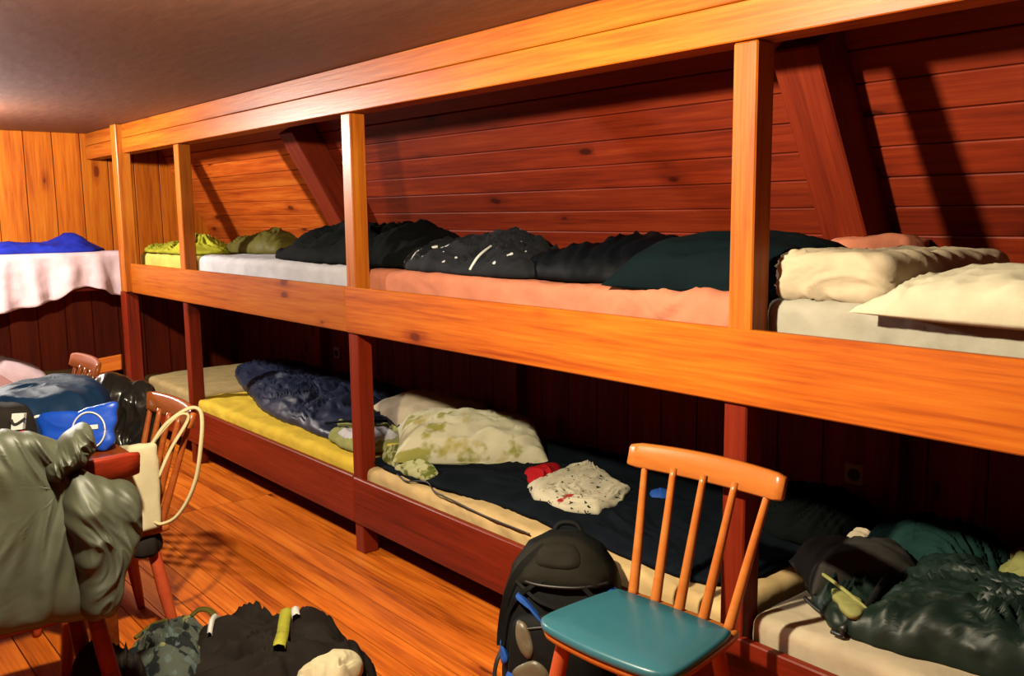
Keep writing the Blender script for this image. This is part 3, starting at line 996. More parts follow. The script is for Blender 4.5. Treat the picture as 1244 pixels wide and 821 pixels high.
o = lump('strap', [(-0.04, 0.22), (0.10, 0.20), (0.24, 0.24), (0.22, 0.28), (0.06, 0.26), (-0.04, 0.27)], 0.012, M['yellow'], base=0.424, seed=58, fold=0.002)
tag(o, 'small yellow cloth strip tucked beneath the leaf-print pillow', 'cloth')

o = tube('charging_cable', [(0.25, 0.075, 0.40), (0.36, 0.035, 0.408), (0.42, 0.028, 0.405), (0.52, 0.058, 0.418), (0.62, 0.026, 0.408), (0.74, 0.026, 0.40), (0.95, 0.02, 0.392), (1.2, 0.022, 0.39)], 0.0035, M['rubber'], None, 6)
tag(o, 'thin black cable lying along the front of the peach mattress', 'cable')

o = lump('shirt', [(0.90, 0.27), (1.02, 0.20), (1.20, 0.19), (1.30, 0.26), (1.27, 0.42), (1.19, 0.55), (1.03, 0.60), (0.80, 0.70), (0.82, 0.58), (0.86, 0.42)], 0.026, M['shirt'], base=0.424, seed=61, fold=0.013,
         freq=9, ang=0.7, power=9, wob=0.005, sharp=True, n=11)
tag(o, 'folded white shirt with small black and red print on the navy blanket', 'shirt')
o = lump('cloth', [(0.74, 0.40), (0.88, 0.32), (0.92, 0.36), (0.86, 0.50), (0.76, 0.54)], 0.035, M['red'], base=0.424, seed=62, fold=0.01)
tag(o, 'red cloth tucked beside the folded white shirt', 'cloth')
o = lump('bottle_cap', [(1.27, 0.56), (1.32, 0.53), (1.36, 0.56), (1.35, 0.61), (1.29, 0.62)], 0.03, M['packblue'], base=0.424, seed=63, fold=0.002)
tag(o, 'small blue object on the navy blanket behind the chair spindles', 'cap')
o = lump('jumper', [(1.62, 0.58), (1.85, 0.54), (2.01, 0.6), (2.04, 0.8), (1.98, 0.92), (1.7, 0.92), (1.58, 0.78)], 0.10, M['blackgreen'], base=0.422, seed=64, fold=0.025)
tag(o, 'dark jumper heaped at the head of the navy blanket behind the near post', 'jumper')

# ================================================================== LOWER BUNK, RIGHT
o = lump('sleeping_bag', [(2.355, 0.10), (2.46, 0.10), (2.65, 0.14), (2.95, 0.20), (3.3, 0.22), (3.6, 0.35), (3.5, 0.55), (3.0, 0.56), (2.58, 0.56), (2.40, 0.60), (2.30, 0.55), (2.325, 0.38), (2.36, 0.20)],
         0.10, M['green'], base=0.412, seed=71, fold=0.026, freq=8, ang=0.9, rings=32, power=3.4, peaks=((2.42, 0.42, 0.16, 0.045), (2.8, 0.45, 0.25, 0.02)))
tag(o, 'dark green quilted sleeping bag lying open on the cream mattress', 'sleeping bag')
SB = o
loc = o.location


def rel(p):
    return (p[0] - loc.x, p[1] - loc.y, p[2] - loc.z)


tube('zip', [rel(p) for p in ((2.35, 0.085, 0.43), (2.355, 0.20, 0.465), (2.325, 0.36, 0.50), (2.297, 0.50, 0.51), (2.30, 0.57, 0.50), (2.40, 0.61, 0.50))], 0.011, M['rubber'], o, 6)
tube('drawcord', [rel(p) for p in ((2.17, 0.20, 0.425), (2.22, 0.17, 0.423), (2.28, 0.14, 0.424), (2.33, 0.11, 0.424), (2.36, 0.07, 0.425), (2.33, 0.07, 0.425))], 0.006, M['rubber'], o, 6)
o = lump('hood', [(2.08, 0.38), (2.13, 0.28), (2.22, 0.18), (2.32, 0.10), (2.37, 0.16), (2.34, 0.40), (2.26, 0.52), (2.12, 0.50)], 0.055, M['green'], None, base=0.412, seed=72, fold=0.022, freq=9)
o = bpy.data.objects['hood']
tag(o, 'small dark green hood folded out at the mouth of the green sleeping bag', 'hood')
loc = o.location
tube('drawcord', [rel(p) for p in ((2.17, 0.255, 0.492), (2.25, 0.205, 0.497), (2.31, 0.18, 0.49), (2.38, 0.15, 0.478))], 0.0055, M['liner'], o, 6)
lump('lining', [rel((2.25, 0.20, 0))[:2], rel((2.35, 0.10, 0))[:2], rel((2.385, 0.12, 0))[:2], rel((2.34, 0.20, 0))[:2]], 0.012, M['liner'], o, base=0.052, seed=73, fold=0.003)
o = pillow('pillow', M['charcoal'], T(2.215, 0.40, 0.42, 0.9, 0.05), 0.34, 0.22, 0.10, seed=74, fold=0.016)
tag(o, 'charcoal grey pillow tucked in the mouth of the green sleeping bag', 'pillow')
o = lump('sweater', [(2.14, 0.56), (2.28, 0.50), (2.46, 0.52), (2.54, 0.62), (2.48, 0.78), (2.24, 0.82), (2.12, 0.70)], 0.15, M['sweater'], base=0.412, seed=75, fold=0.022)
tag(o, 'dark teal sweater heaped behind the charcoal pillow', 'sweater')
o = lump('cloth', [(2.48, 0.60), (2.7, 0.52), (3.2, 0.55), (3.2, 0.9), (2.8, 0.92), (2.50, 0.85)], 0.15, M['liner'], base=0.412, seed=76, fold=0.03)
tag(o, 'olive yellow cloth behind the green sleeping bag', 'cloth')
o = lump('cloth', [(2.05, 0.60), (2.12, 0.585), (2.17, 0.62), (2.14, 0.67), (2.06, 0.66)], 0.075, M['cream'], base=0.412, seed=77, fold=0.012)
tag(o, 'small cream cloth just left of the dark teal sweater', 'cloth')


# ================================================================== SOCKETS
def socket(x, z, label):
    t = thing('wall_socket', label, 'socket', (x, YB - 0.001, z))
    bm = bmesh.new(); add_box(bm, (-0.04, -0.016, -0.04), (0.04, 0.0, 0.04), 0.005)
    bm_obj('cover_plate', bm, M['socket'], t)
    bm = bmesh.new()
    bmesh.ops.create_cone(bm, cap_ends=True, segments=24, radius1=0.022, radius2=0.022, depth=0.006, matrix=Matrix.Translation((0, -0.018, 0)) @ Matrix.Rotation(math.pi / 2, 4, 'X'))
    bm_obj('socket_well', bm, M['rubber'], t)
    return t


socket(1.82, 0.535, 'ivory wall socket on the back wall behind the spindle chair')
socket(-2.02, 0.56, 'small ivory wall socket on the back wall above the navy sleeping bag')


# ================================================================== CHAIRS
def make_chair(label, loc, rotz, seatmat=None, frame='chair', leg='chairred', scale=1.0, group='spindle-back chairs'):
    """spindle back chair facing -Y; origin at the floor below the middle of its seat"""
    t = thing('spindle_chair', label, 'chair', loc, rotz, group)
    t.scale = (scale, scale, scale)
    fm, lm = M[frame], M[leg]
    # wooden seat board, rounded corners
    out = [(-0.195, -0.165), (-0.14, -0.185), (0, -0.195), (0.14, -0.185), (0.195, -0.165), (0.215, -0.12), (0.205, 0.05), (0.19, 0.165), (0.165, 0.19), (0, 0.196), (-0.165, 0.19), (-0.19, 0.165), (-0.205, 0.05), (-0.215, -0.12)]

    def slab(name, pts, z0, z1, mat, sc=1.0, dome=0.0):
        P = catmull([(p[0] * sc, p[1] * sc, 0) for p in pts], 4, True)
        N = len(P)
        verts, faces = [], []
        c = sum((p for p in P), Vector()) / N
        lay = [(0.955, z0), (0.99, z0 + 0.005), (1.0, (z0 + z1) / 2), (0.99, z1 - 0.005), (0.96, z1), (0.6, z1 + dome), (0.25, z1 + dome)]
        for (s, z) in lay:
            for p in P:
                q = c + (p - c) * s
                verts.append((q.x, q.y, z))
        for k in range(len(lay) - 1):
            for i in range(N):
                j = (i + 1) % N
                faces.append((k * N + i, k * N + j, (k + 1) * N + j, (k + 1) * N + i))
        faces.append(tuple(range(N))[::-1])
        faces.append(tuple((len(lay) - 1) * N + i for i in range(N)))
        return mesh_obj(name, verts, faces, mat, t)
    slab('seat', out, 0.412, 0.440, fm, 0.965 if seatmat else 1.0)
    if seatmat:
        pad = [(x, y if y < 0 else y * 0.72) for x, y in out]
        slab('seat_pad', pad, 0.432, 0.458, seatmat, 0.995, 0.004)
    # legs
    for sx in (-1, 1):
        for sy in (-1, 1):
            tube('leg', [(sx * 0.145, sy * 0.125, 0.413), (sx * 0.175, sy * 0.155, 0.2), (sx * 0.20, sy * 0.185, 0.0)], 0.016, lm, t, 10, radii=[0.020, 0.023, 0.014])
    # five spindles fanning out to the rail
    for i in range(5):
        f = (i - 2) / 2
        tube('spindle', [(f * 0.155, 0.165, 0.432), (f * 0.172, 0.21, 0.58), (f * 0.198, 0.272, 0.79)], 0.009, fm if i != 3 else fm, t, 8, radii=[0.0155, 0.013, 0.0095])
    # top rail, slightly bowed
    verts, faces = [], []
    n = 18
    for i in range(n + 1):
        f = i / n * 2 - 1
        x = f * 0.245
        y = 0.282 - 0.030 * (f * f) + 0.012
        hh = 0.036 * (1 - 0.10 * f * f) * (1.0 if abs(f) < 0.96 else 0.86)
        th = 0.012
        z = 0.805
        ring = [(-th, -hh + 0.006), (-th + 0.005, -hh), (th - 0.005, -hh), (th, -hh + 0.006), (th, hh - 0.006), (th - 0.005, hh), (-th + 0.005, hh), (-th, hh - 0.006)]
        for (dy, dz) in ring:
            verts.append((x, y + dy + dz * 0.28, z + dz))
    for i in range(n):
        for k in range(8):
            k2 = (k + 1) % 8
            faces.append((i * 8 + k, i * 8 + k2, (i + 1) * 8 + k2, (i + 1) * 8 + k)[::-1])
    faces.append(tuple(range(8))); faces.append(tuple(n * 8 + k for k in range(8))[::-1])
    mesh_obj('top_rail', verts, faces, fm, t)
    return t


make_chair('orange spindle-back chair with a turquoise seat pad in front of the near bunk', (2.022, -0.315, 0), math.radians(4), M['vinyl'])
make_chair('brown spindle-back chair holding the cream tote bag beside the table', (0.20, -1.12, 0), math.radians(0), None, 'chairbrown', 'chairred')
make_chair('far pale spindle-back chair by the end bunk behind the navy bag', (-1.10, -1.06, 0), math.radians(-2), None, 'chairbrown', 'chairred')
make_chair('red-brown spindle-back chair under the grey leather jacket', (0.785, -1.49, 0), math.radians(-90), None, 'shaded_red', 'shaded_red', 1.06)  # frame toned dark red to carry the jacket's shadow

# ================================================================== TABLE AND WHAT LIES ON IT
tb = thing('table', 'red-brown wooden table with bags on it between the chairs', 'table', (-0.45, -1.46, 0))
bm = bmesh.new(); add_box(bm, (-1.07, -0.37, 0.722), (1.07, 0.37, 0.75), 0.004, 2)
bm_obj('tabletop', bm, M['table'], tb)
bm = bmesh.new(); add_box(bm, (-0.95, -0.29, 0.63), (0.95, 0.29, 0.721), 0.003)
bm_obj('apron', bm, M['table'], tb)
for sx in (-1, 1):
    for sy in (-1, 1):
        bm = bmesh.new(); add_box(bm, (sx * 0.93 - 0.03, sy * 0.27 - 0.03, 0), (sx * 0.93 + 0.03, sy * 0.27 + 0.03, 0.63), 0.004)
        bm_obj('leg', bm, M['table'], tb)

o = lump('duffel_bag', [(0.20, -1.43), (0.34, -1.32), (0.36, -1.20), (0.28, -1.08), (0.12, -1.02), (-0.10, -1.02), (-0.22, -1.12), (-0.14, -1.30), (0.03, -1.42)], 0.165, M['bagblue'], base=0.751, seed=81, fold=0.010, freq=6, ang=0.8, power=7)
tag(o, 'navy canvas bag lying on the table behind the blue pouch', 'bag')
o = lump('cap', [(0.16, -1.52), (0.30, -1.46), (0.35, -1.38), (0.33, -1.31), (0.22, -1.30), (0.08, -1.36), (0.06, -1.46)], 0.15, M['black'], base=0.751, seed=82, fold=0.003, power=6, wob=0.004)
tag(o, 'black cap with a pale square curved-tick mark at the table edge', 'cap')
CAP = o
cl = CAP.location
e_n = Vector((0.85, -0.5, 0.15)).normalized()
e_u = Vector((0.5, 0.85, 0.0)).normalized()
e_v = e_n.cross(e_u)
e_c = Vector((0.352, -1.372, 0.865)) - cl


def on_cap(u, v, d=0.0):
    return e_c + e_u * u + e_v * v + e_n * d


bm = bmesh.new()
vs = [bm.verts.new(on_cap(u, v, d)) for d in (-0.02, 0.004) for (u, v) in ((-0.02, -0.026), (0.014, -0.024), (0.02, 0.026), (-0.016, 0.026))]
for f in ((4, 5, 6, 7), (0, 3, 2, 1), (0, 1, 5, 4), (1, 2, 6, 5), (2, 3, 7, 6), (3, 0, 4, 7)):
    bm.faces.new([vs[i] for i in f])
bm_obj('emblem_patch', bm, M['white'], CAP)
strip('emblem_tick', [on_cap(-0.018, 0.008, 0.0045), on_cap(-0.012, -0.006, 0.0045), on_cap(0.0, -0.006, 0.0045), on_cap(0.024, 0.010, 0.0045)], 0.009, 0.001, e_n, M['rubber'], CAP)
o = lump('cloth', [(0.42, -1.50), (0.50, -1.42), (0.52, -1.34), (0.44, -1.34), (0.38, -1.42)], 0.085, M['red'], base=0.751, seed=86, fold=0.01)
tag(o, 'scrap of red cloth on the table below the black cap', 'cloth')

# bright blue pouch standing against the bag
pm = Matrix.Translation((0.415, -1.195, 0.752)) @ Matrix.Rotation(math.radians(52), 4, 'Z') @ Matrix.Rotation(math.radians(78), 4, 'X')
pouch = thing('pouch', 'bright blue zip pouch with a white ring emblem on the table corner', 'pouch', (0.415, -1.195, 0.752))
pinv = Matrix.Translation((-0.415, 1.195, -0.752))
lump('body', [(-0.135, 0.0), (0.0, 0.005), (0.085, 0.012), (0.095, 0.075), (0.10, 0.15), (0.03, 0.145), (-0.06, 0.128), (-0.15, 0.118), (-0.14, 0.06)], 0.022, M['pouchblue'], pouch, mtx=pinv @ pm, seed=83, fold=0.003, power=4, back=0.02)
ringp = [(0.022 + 0.052 * math.cos(a), 0.066 + 0.058 * math.sin(a), 0.0335) for a in [i * 2 * math.pi / 24 for i in range(25)]]
tube('ring_emblem', [(pinv @ pm) @ Vector(p) for p in ringp], 0.0028, M['white'], pouch, 6, smooth_n=2)
for (x0, x1, yy, hh) in ((0.004, 0.052, 0.074, 0.014), (-0.004, 0.026, 0.052, 0.010)):
    strip('emblem_bar', [(pinv @ pm) @ Vector((x0, yy, 0.0345)), (pinv @ pm) @ Vector((x1, yy + 0.004, 0.0345))], hh, 0.0015, (pm.to_3x3() @ Vector((0, 0, 1))), M['white'], pouch)
tube('zip_pull', [(pinv @ pm) @ Vector(p) for p in ((-0.14, 0.115, 0.01), (-0.155, 0.112, 0.015), (-0.165, 0.104, 0.012))], 0.006, M['white'], pouch, 6)

# black leather jacket heaped over the far corner of the brown chair's back
jm = Matrix(((0.70, 0, 0.71, 0), (0.71, 0, -0.70, 0), (0, 1, 0, 0), (0, 0, 0, 1)))
jk = lump('leather_jacket', [(-0.16, -0.34), (0.0, -0.37), (0.15, -0.32), (0.17, -0.08), (0.15, 0.03), (0.05, 0.085), (-0.09, 0.10), (-0.16, 0.04), (-0.18, -0.12)], 0.075, M['blackleather'],
          mtx=Matrix.Translation((-0.13, -0.905, 0.80)) @ jm @ Matrix.Diagonal((0.82, 1, 1, 1)), seed=84, fold=0.03, freq=9, ang=1.4, back=0.05, power=3, peaks=((-0.05, 0.03, 0.08, 0.03),))
tag(jk, 'black leather jacket draped over the left end of the brown chair back', 'jacket')

# cream tote bag standing on the brown chair
tote = thing('tote_bag', 'cream canvas tote bag with long handle on the brown chair', 'bag', (0.225, -1.02, 0.442))
rbox('body', (-0.20, -0.05, 0.0), (0.215, 0.05, 0.32), 0.02, M['canvas'], tote, (14, 3, 12), wrinkle(91, 0.006))
tb_ = [o for o in tote.children if o.name.startswith('body')][0]
for v in tb_.data.vertices:
    v.co.z *= 0.66 + 0.30 * max(0.0, min(1.0, (v.co.x + 0.2) / 0.41))
hp = [(0.19, 0.03, 0.29), (0.205, 0.08, 0.36), (0.222, 0.15, 0.405), (0.238, 0.185, 0.40), (0.258, 0.185, 0.36), (0.272, 0.17, 0.28), (0.272, 0.15, 0.18), (0.26, 0.12, 0.10), (0.24, 0.08, 0.04), (0.215, 0.04, 0.02), (0.205, 0.02, 0.03)]
tube('handle', hp, 0.0125, M['rope'], tote, 8, flat=0.5)
hp2 = [(0.19, 0.03, 0.29), (0.20, 0.07, 0.34), (0.217, 0.125, 0.39), (0.222, 0.15, 0.37), (0.205, 0.09, 0.27), (0.20, 0.045, 0.18)]
tube('handle', hp2, 0.0115, M['rope'], tote, 8, flat=0.5)
o = lump('shoulder_bag', [(-0.06, -0.05), (0.05, -0.055), (0.08, 0.0), (0.05, 0.04), (-0.05, 0.045)], 0.05, M['black'], mtx=T(0.335, -1.01, 0.362), seed=92, back=0.03, fold=0.004)
tag(o, 'small black pouch hanging under the brown chair seat', 'pouch')

# grey-green leather jacket over the chair back nearest the camera
gj = thing('leather_jacket', 'large grey-green leather jacket hung over the chair nearest the table end', 'jacket', (1.09, -1.45, 0.45))
fm_ = Matrix(((0, 0, 1, 0), (1, 0, 0, 0), (0, 1, 0, 0), (0, 0, 0, 1)))   # local x -> world y, local y -> world z, local z -> world x


def lean(dx):
    return Matrix(((1, 0, -0.14, dx + 0.09), (0, 1, 0, 0), (0, 0, 1, 0), (0, 0, 0, 1)))


lump('body', [(-0.36, 0.09), (-0.14, 0.075), (0.03, 0.06), (0.085, 0.065), (0.10, 0.17), (0.085, 0.28), (0.075, 0.40), (0.02, 0.50), (-0.06, 0.545), (-0.14, 0.55), (-0.28, 0.545), (-0.38, 0.44), (-0.39, 0.2)], 0.055,
     M['greyleather'], gj, mtx=lean(-0.01) @ fm_, seed=101, fold=0.016, freq=7, ang=1.45, stretch=4.0, power=9, back=0.02, rings=46, center=(0.0, 0.40))
lump('sleeve', [(0.02, 0.09), (0.055, 0.07), (0.09, 0.08), (0.11, 0.17), (0.14, 0.22), (0.172, 0.28), (0.182, 0.345), (0.165, 0.385), (0.10, 0.415), (0.03, 0.44), (0.0, 0.36), (0.015, 0.2)], 0.075, M['greyleather'], gj,
     mtx=lean(0.035) @ fm_, seed=102, fold=0.020, freq=10, ang=1.3, power=5, back=0.03, rings=40)
lump('collar', [(-0.02, 0.42), (0.04, 0.43), (0.08, 0.47), (0.095, 0.50), (0.08, 0.545), (0.03, 0.525), (0.0, 0.495), (-0.025, 0.46)], 0.05, M['greyleather'], gj, mtx=lean(0.02) @ fm_, seed=103, fold=0.026, freq=16, ang=0.9, back=0.03)

# ================================================================== FLOOR: BACKPACK AND CLOTHES
bp_ = thing('backpack', 'black and blue backpack leaning on the lower bunk beside the turquoise chair', 'backpack', (1.60, -0.20, 0.0))
bmx = Matrix.Rotation(math.radians(-14), 4, 'X')
bv = Matrix.Rotation(math.radians(38), 4, 'Z')


def BP(x, y, z):
    return (bv @ Matrix.Rotation(math.radians(-12), 4, 'X')) @ Vector((x, y, z))


def bodyfn(name, prof, mat, depth0=0.0):
    """stack of rounded cross-sections: (z, half width, front depth, back depth)"""
    verts, faces = [], []
    NS = 36
    P = prof
    rows = []
    for i in range(len(P) - 1):
        for j in range(5):
            f = j / 5
            rows.append([P[i][k] + (P[i + 1][k] - P[i][k]) * f for k in range(4)])
    rows.append(list(P[-1]))
    for (z, hw, fd, bd) in rows:
        for s in range(NS):
            a = 2 * math.pi * s / NS
            ca, sa = math.cos(a), math.sin(a)
            e = 0.7
            x = hw * math.copysign(abs(ca) ** e, ca)
            y = (bd if sa > 0 else fd) * math.copysign(abs(sa) ** e, sa)
            q = 1 + 0.05 * ridge(x * 8 + z * 5, z * 9 + y * 3, 111)
            verts.append(BP(x * q, y * q, z))
    for i in range(len(rows) - 1):
        for s in range(NS):
            s2 = (s + 1) % NS
            faces.append((i * NS + s, i * NS + s2, (i + 1) * NS + s2, (i + 1) * NS + s))
    faces.append(tuple(range(NS))[::-1]); faces.append(tuple((len(rows) - 1) * NS + s for s in range(NS)))
    return mesh_obj(name, verts, faces, mat, bp_)


bodyfn('main_compartment', [(0.03, 0.15, 0.10, 0.08), (0.07, 0.175, 0.13, 0.10), (0.20, 0.185, 0.14, 0.10), (0.33, 0.18, 0.13, 0.10), (0.43, 0.155, 0.11, 0.09), (0.50, 0.11, 0.08, 0.07), (0.535, 0.05, 0.03, 0.03)], M['packblack'])

PROF = [(0.03, 0.15, 0.10), (0.07, 0.175, 0.13), (0.20, 0.185, 0.14), (0.33, 0.18, 0.13), (0.43, 0.155, 0.11), (0.50, 0.11, 0.08), (0.535, 0.05, 0.03)]


def pack_y(x, z):
    z = min(max(z, PROF[0][0]), PROF[-1][0])
    for a, b in zip(PROF, PROF[1:]):
        if z <= b[0]:
            f = (z - a[0]) / (b[0] - a[0])
            hw, fd = a[1] + (b[1] - a[1]) * f, a[2] + (b[2] - a[2]) * f
            c = min(abs(x) / hw, 1.0) ** (1 / 0.7)
            return -fd * (max(0.0, 1 - c * c) ** 0.5) ** 0.7
    return 0.0


def patch(name, pts, h, mat, low=-0.01, round_=True):
    # padded panel on the pack's front, outline in pack coordinates (x, z)
    P = catmull([(p[0], p[1], 0) for p in pts], 5, True) if round_ else [Vector((p[0], p[1], 0)) for p in pts]
    c = sum(P, Vector()) / len(P)
    verts, faces = [], []
    N = len(P)
    lay = [(1.02, low), (1.0, h * 0.8 if low > 0 else h * 0.6), (0.94, h), (0.6, h + (0.001 if low > 0 else h * 0.15)), (0.3, h + (0.001 if low > 0 else h * 0.2))]
    for (sc, hh) in lay:
        for p in P:
            q = c + (p - c) * sc
            verts.append(BP(q.x, pack_y(q.x, q.y) - hh - 0.004 * ridge(q.x * 14, q.y * 14, 5) * (hh > 0), q.y))
    verts.append(BP(c.x, pack_y(c.x, c.y) - h - (0.001 if low > 0 else h * 0.2), c.y))
    for k in range(len(lay) - 1):
        for i in range(N):
            j = (i + 1) % N
            faces.append((k * N + i, k * N + j, (k + 1) * N + j, (k + 1) * N + i))
    for i in range(N):
        faces.append(((len(lay) - 1) * N + i, (len(lay) - 1) * N + (i + 1) % N, len(verts) - 1))
    return mesh_obj(name, verts, faces, mat, bp_)


patch('front_pocket', [(-0.13, 0.08), (0.0, 0.06), (0.13, 0.08), (0.14, 0.20), (0.12, 0.29), (0.0, 0.315), (-0.12, 0.29), (-0.14, 0.20)], 0.035, M['packblack'])
patch('lid', [(-0.15, 0.40), (-0.06, 0.385), (0.06, 0.385), (0.15, 0.40), (0.13, 0.46), (0.07, 0.51), (0.0, 0.525), (-0.07, 0.51), (-0.13, 0.46)], 0.022, M['packbrown'])
patch('lid_panel', [(-0.06, 0.445), (0.05, 0.445), (0.06, 0.48), (0.03, 0.508), (-0.04, 0.508), (-0.07, 0.48)], 0.029, M['packbrown'], 0.012)
patch('blue_flash', [(-0.125, 0.352), (-0.09, 0.335), (-0.045, 0.295), (-0.03, 0.285), (-0.06, 0.318), (-0.11, 0.36)], 0.040, M['packblue'], 0.01)
patch('grey_panel', [(-0.115, 0.285), (-0.085, 0.28), (-0.06, 0.22), (-0.07, 0.185), (-0.095, 0.20), (-0.115, 0.24)], 0.045, M['packgrey'], 0.03)
patch('grey_panel', [(-0.10, 0.165), (-0.05, 0.185), (-0.01, 0.15), (-0.03, 0.115), (-0.10, 0.11), (-0.125, 0.135)], 0.045, M['packgrey'], 0.03)
patch('blue_corner', [(-0.185, 0.205), (-0.165, 0.20), (-0.145, 0.165), (-0.16, 0.145), (-0.185, 0.155)], 0.025, M['packblue'])
patch('blue_trim', [(-0.14, 0.135), (-0.12, 0.13), (-0.11, 0.105), (-0.13, 0.095), (-0.15, 0.115)], 0.04, M['packblue'])
patch('grey_panel', [(0.12, 0.345), (0.155, 0.365), (0.165, 0.335), (0.15, 0.30), (0.11, 0.31)], 0.03, M['packgrey'])
patch('blue_trim', [(0.14, 0.375), (0.165, 0.385), (0.178, 0.345), (0.165, 0.33)], 0.028, M['packblue'])
for (pts, wd) in (([(-0.05, 0.50), (-0.12, 0.43), (-0.16, 0.34), (-0.178, 0.25), (-0.18, 0.19)], 0.022),
                  ([(-0.02, 0.42), (-0.10, 0.37), (-0.15, 0.30), (-0.165, 0.2)], 0.012),
                  ([(0.04, 0.42), (0.10, 0.37), (0.145, 0.30), (0.165, 0.2)], 0.014),
                  ([(-0.13, 0.395), (-0.05, 0.345), (0.04, 0.335), (0.13, 0.37)], 0.010)):
    P3 = [BP(x, pack_y(x, z) - 0.022, z) for x, z in pts]
    strip('strap', P3, wd, 0.005, BP(0, -1, 0.2), M['packblack'], bp_)
for pts in ([(-0.115, 0.262), (0.0, 0.282), (0.115, 0.262)], [(-0.125, 0.105), (0.0, 0.09), (0.125, 0.105)]):
    tube('zip', [BP(x, pack_y(x, z) - 0.044, z) for x, z in pts], 0.0045, M['rubber'], bp_, 6)
tube('lid_seam', [BP(x, pack_y(x, z) - 0.026, z) for x, z in ((-0.145, 0.405), (-0.06, 0.392), (0.06, 0.392), (0.145, 0.405))], 0.005, M['rubber'], bp_, 6)
tube('hanging_strap', [BP(-0.185, -0.02, 0.17), BP(-0.20, -0.03, 0.13), BP(-0.205, -0.035, 0.09), BP(-0.20, -0.04, 0.075)], 0.009, M['rubber'], bp_, 8, flat=0.5)
tube('grab_handle', [BP(-0.045, 0.03, 0.52), BP(-0.03, 0.035, 0.548), BP(0.0, 0.037, 0.556), BP(0.03, 0.035, 0.548), BP(0.045, 0.03, 0.52)], 0.009, M['packblack'], bp_, 8)

# clothes heap on the floor
o = lump('jacket', [(0.62, -0.98), (0.60, -0.82), (0.66, -0.74), (0.74, -0.66), (0.90, -0.60), (1.08, -0.56), (1.22, -0.62), (1.28, -0.78), (1.20, -0.98), (0.9, -1.08)], 0.12, M['black'], base=0.001, seed=121,
         fold=0.055, freq=9, ang=0.8, peaks=((0.68, -0.84, 0.09, 0.07), (0.98, -0.70, 0.13, 0.05)), rings=32, power=3)
tag(o, 'black jacket heaped on the floor with a yellow reflective strip', 'jacket')
JK = o
jl = JK.location


def on_top(ob, x, y, d=0.004):
    ok, p, n_, i_ = ob.closest_point_on_mesh(Vector((x, y, 1.0)) - ob.location) if False else ob.ray_cast(Vector((x, y, 2.0)) - ob.location, Vector((0, 0, -1)))
    return (p + Vector((0, 0, d))) if ok else Vector((x, y, 0.1)) - ob.location


bpy.context.view_layer.update()


def dense(pts, n=8):
    return [((a.x), (a.y)) for a in catmull([(p[0], p[1], 0) for p in pts], n)]


def ribbon(name, ob, pts, wid, mat, d=0.012, th=0.012):
    P = [on_top(ob, x, y, d) for x, y in dense(pts)]
    hi = [max(on_top(ob, p.x + ob.location.x + ex, p.y + ob.location.y + ey, d).z for ex in (-wid * 0.45, 0, wid * 0.45) for ey in (-wid * 0.45, 0, wid * 0.45)) for p in P]
    P = [Vector((p.x, p.y, max(hi[max(i - 2, 0):i + 3]))) for i, p in enumerate(P)]
    Q = [sum((P[min(max(i + k, 0), len(P) - 1)] for k in (-2, -1, 0, 1, 2)), Vector()) / 5 for i in range(len(P))]
    verts, faces = [], []
    for i, p in enumerate(Q):
        t = (Q[min(i + 1, len(Q) - 1)] - Q[max(i - 1, 0)]).normalized()
        sd = Vector((-t.y, t.x, 0)).normalized() * wid / 2
        rows = [p - sd - Vector((0, 0, th)), p - sd * 0.9, p + Vector((0, 0, 0.006)), p + sd * 0.9, p + sd - Vector((0, 0, th))]
        verts += rows
    for i in range(len(Q) - 1):
        for k in range(4):
            a = i * 5 + k
            faces.append((a, a + 1, a + 6, a + 5))
    return mesh_obj(name, verts, faces, mat, ob)


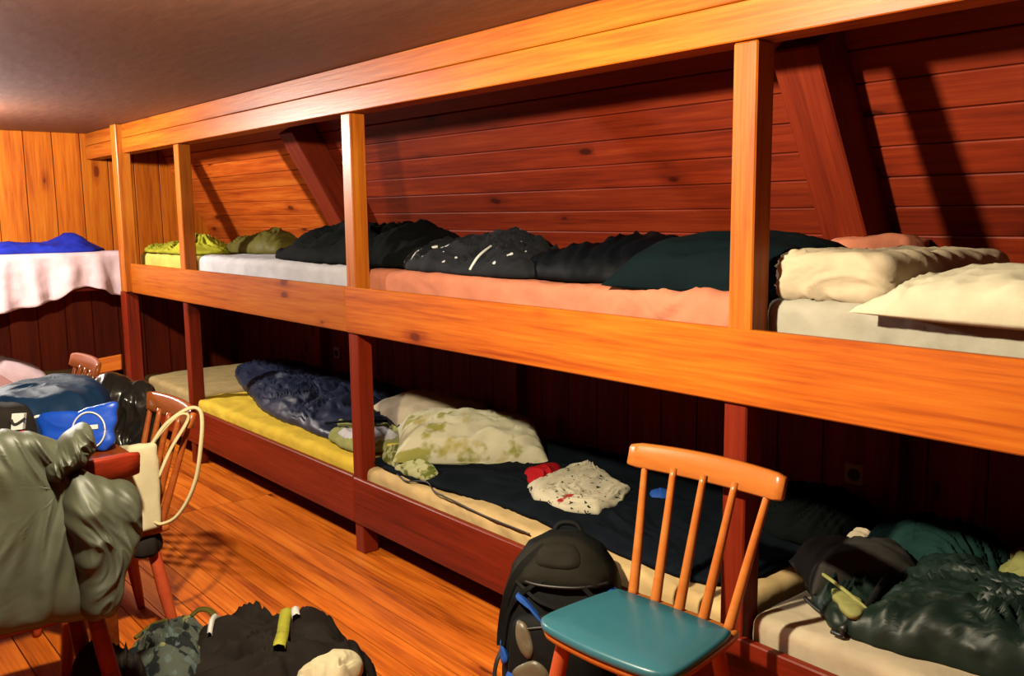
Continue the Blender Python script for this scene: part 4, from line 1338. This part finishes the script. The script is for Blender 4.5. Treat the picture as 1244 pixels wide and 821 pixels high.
ribbon('reflective_strip', JK, ((0.83, -0.71), (0.88, -0.745), (0.94, -0.785), (1.0, -0.82), (1.05, -0.855)), 0.038, M['neon'], 0.004)
ribbon('white_tag', JK, ((0.925, -0.735), (0.945, -0.745), (0.965, -0.752)), 0.026, M['white'], 0.008)
ribbon('white_piping', JK, ((0.625, -0.86), (0.66, -0.89), (0.70, -0.92), (0.74, -0.95)), 0.016, M['white'], 0.006)
o = lump('cloth', [(1.13, -0.70), (1.19, -0.66), (1.24, -0.69), (1.27, -0.76), (1.22, -0.84), (1.16, -0.86), (1.15, -0.78)], 0.045, M['canvas'], base=0.125, seed=124, fold=0.02, freq=14)
tag(o, 'crumpled off-white cloth on the right side of the black jacket', 'cloth')

o = lump('camouflage_bag', [(0.50, -1.16), (0.44, -1.05), (0.42, -0.95), (0.48, -0.88), (0.60, -0.88), (0.72, -0.95), (0.84, -1.02), (0.86, -1.12), (0.70, -1.18)], 0.13, M['camo'], base=0.001, seed=122, fold=0.03, freq=12, ang=0.5)
tag(o, 'crumpled leaf-camouflage bag on the floor beside the black jacket', 'bag')
CM = o
tube('carry_loop', [Vector(p) - CM.location for p in ((0.53, -0.96, 0.12), (0.54, -0.91, 0.165), (0.58, -0.88, 0.165), (0.64, -0.885, 0.14), (0.70, -0.92, 0.10))], 0.012, M['olive'], CM, 8, flat=0.5)
tube('carry_loop', [Vector(p) - CM.location for p in ((0.47, -1.10, 0.10), (0.43, -1.03, 0.11), (0.47, -0.99, 0.13))], 0.007, M['olive'], CM, 8)
o = lump('bag', [(0.56, -1.27), (0.62, -1.19), (0.74, -1.15), (0.86, -1.19), (0.90, -1.28), (0.80, -1.36), (0.64, -1.36)], 0.20, M['black'], base=0.001, seed=123, fold=0.02)
tag(o, 'plain black bag on the floor under the leather-draped chair', 'bag')

# end bunk, lower
o = pillow('pillow', M['pink_sheet'], T(-3.36, -0.78, 0.40, 1.57, 0.0, 0.3), 0.62, 0.42, 0.14, seed=131)
tag(o, 'pale pink pillow on the lower end bunk at the far left', 'pillow')

hd = plank('headrest', (-3.30, -0.165, 0.452), (-3.14, -0.03, 0.492), 0.11, 0.02, (0.5, -0.75, 0.3), M['beam'])
tag(hd, 'small slanting pale board at the corner post end of the lower end bunk', 'board')
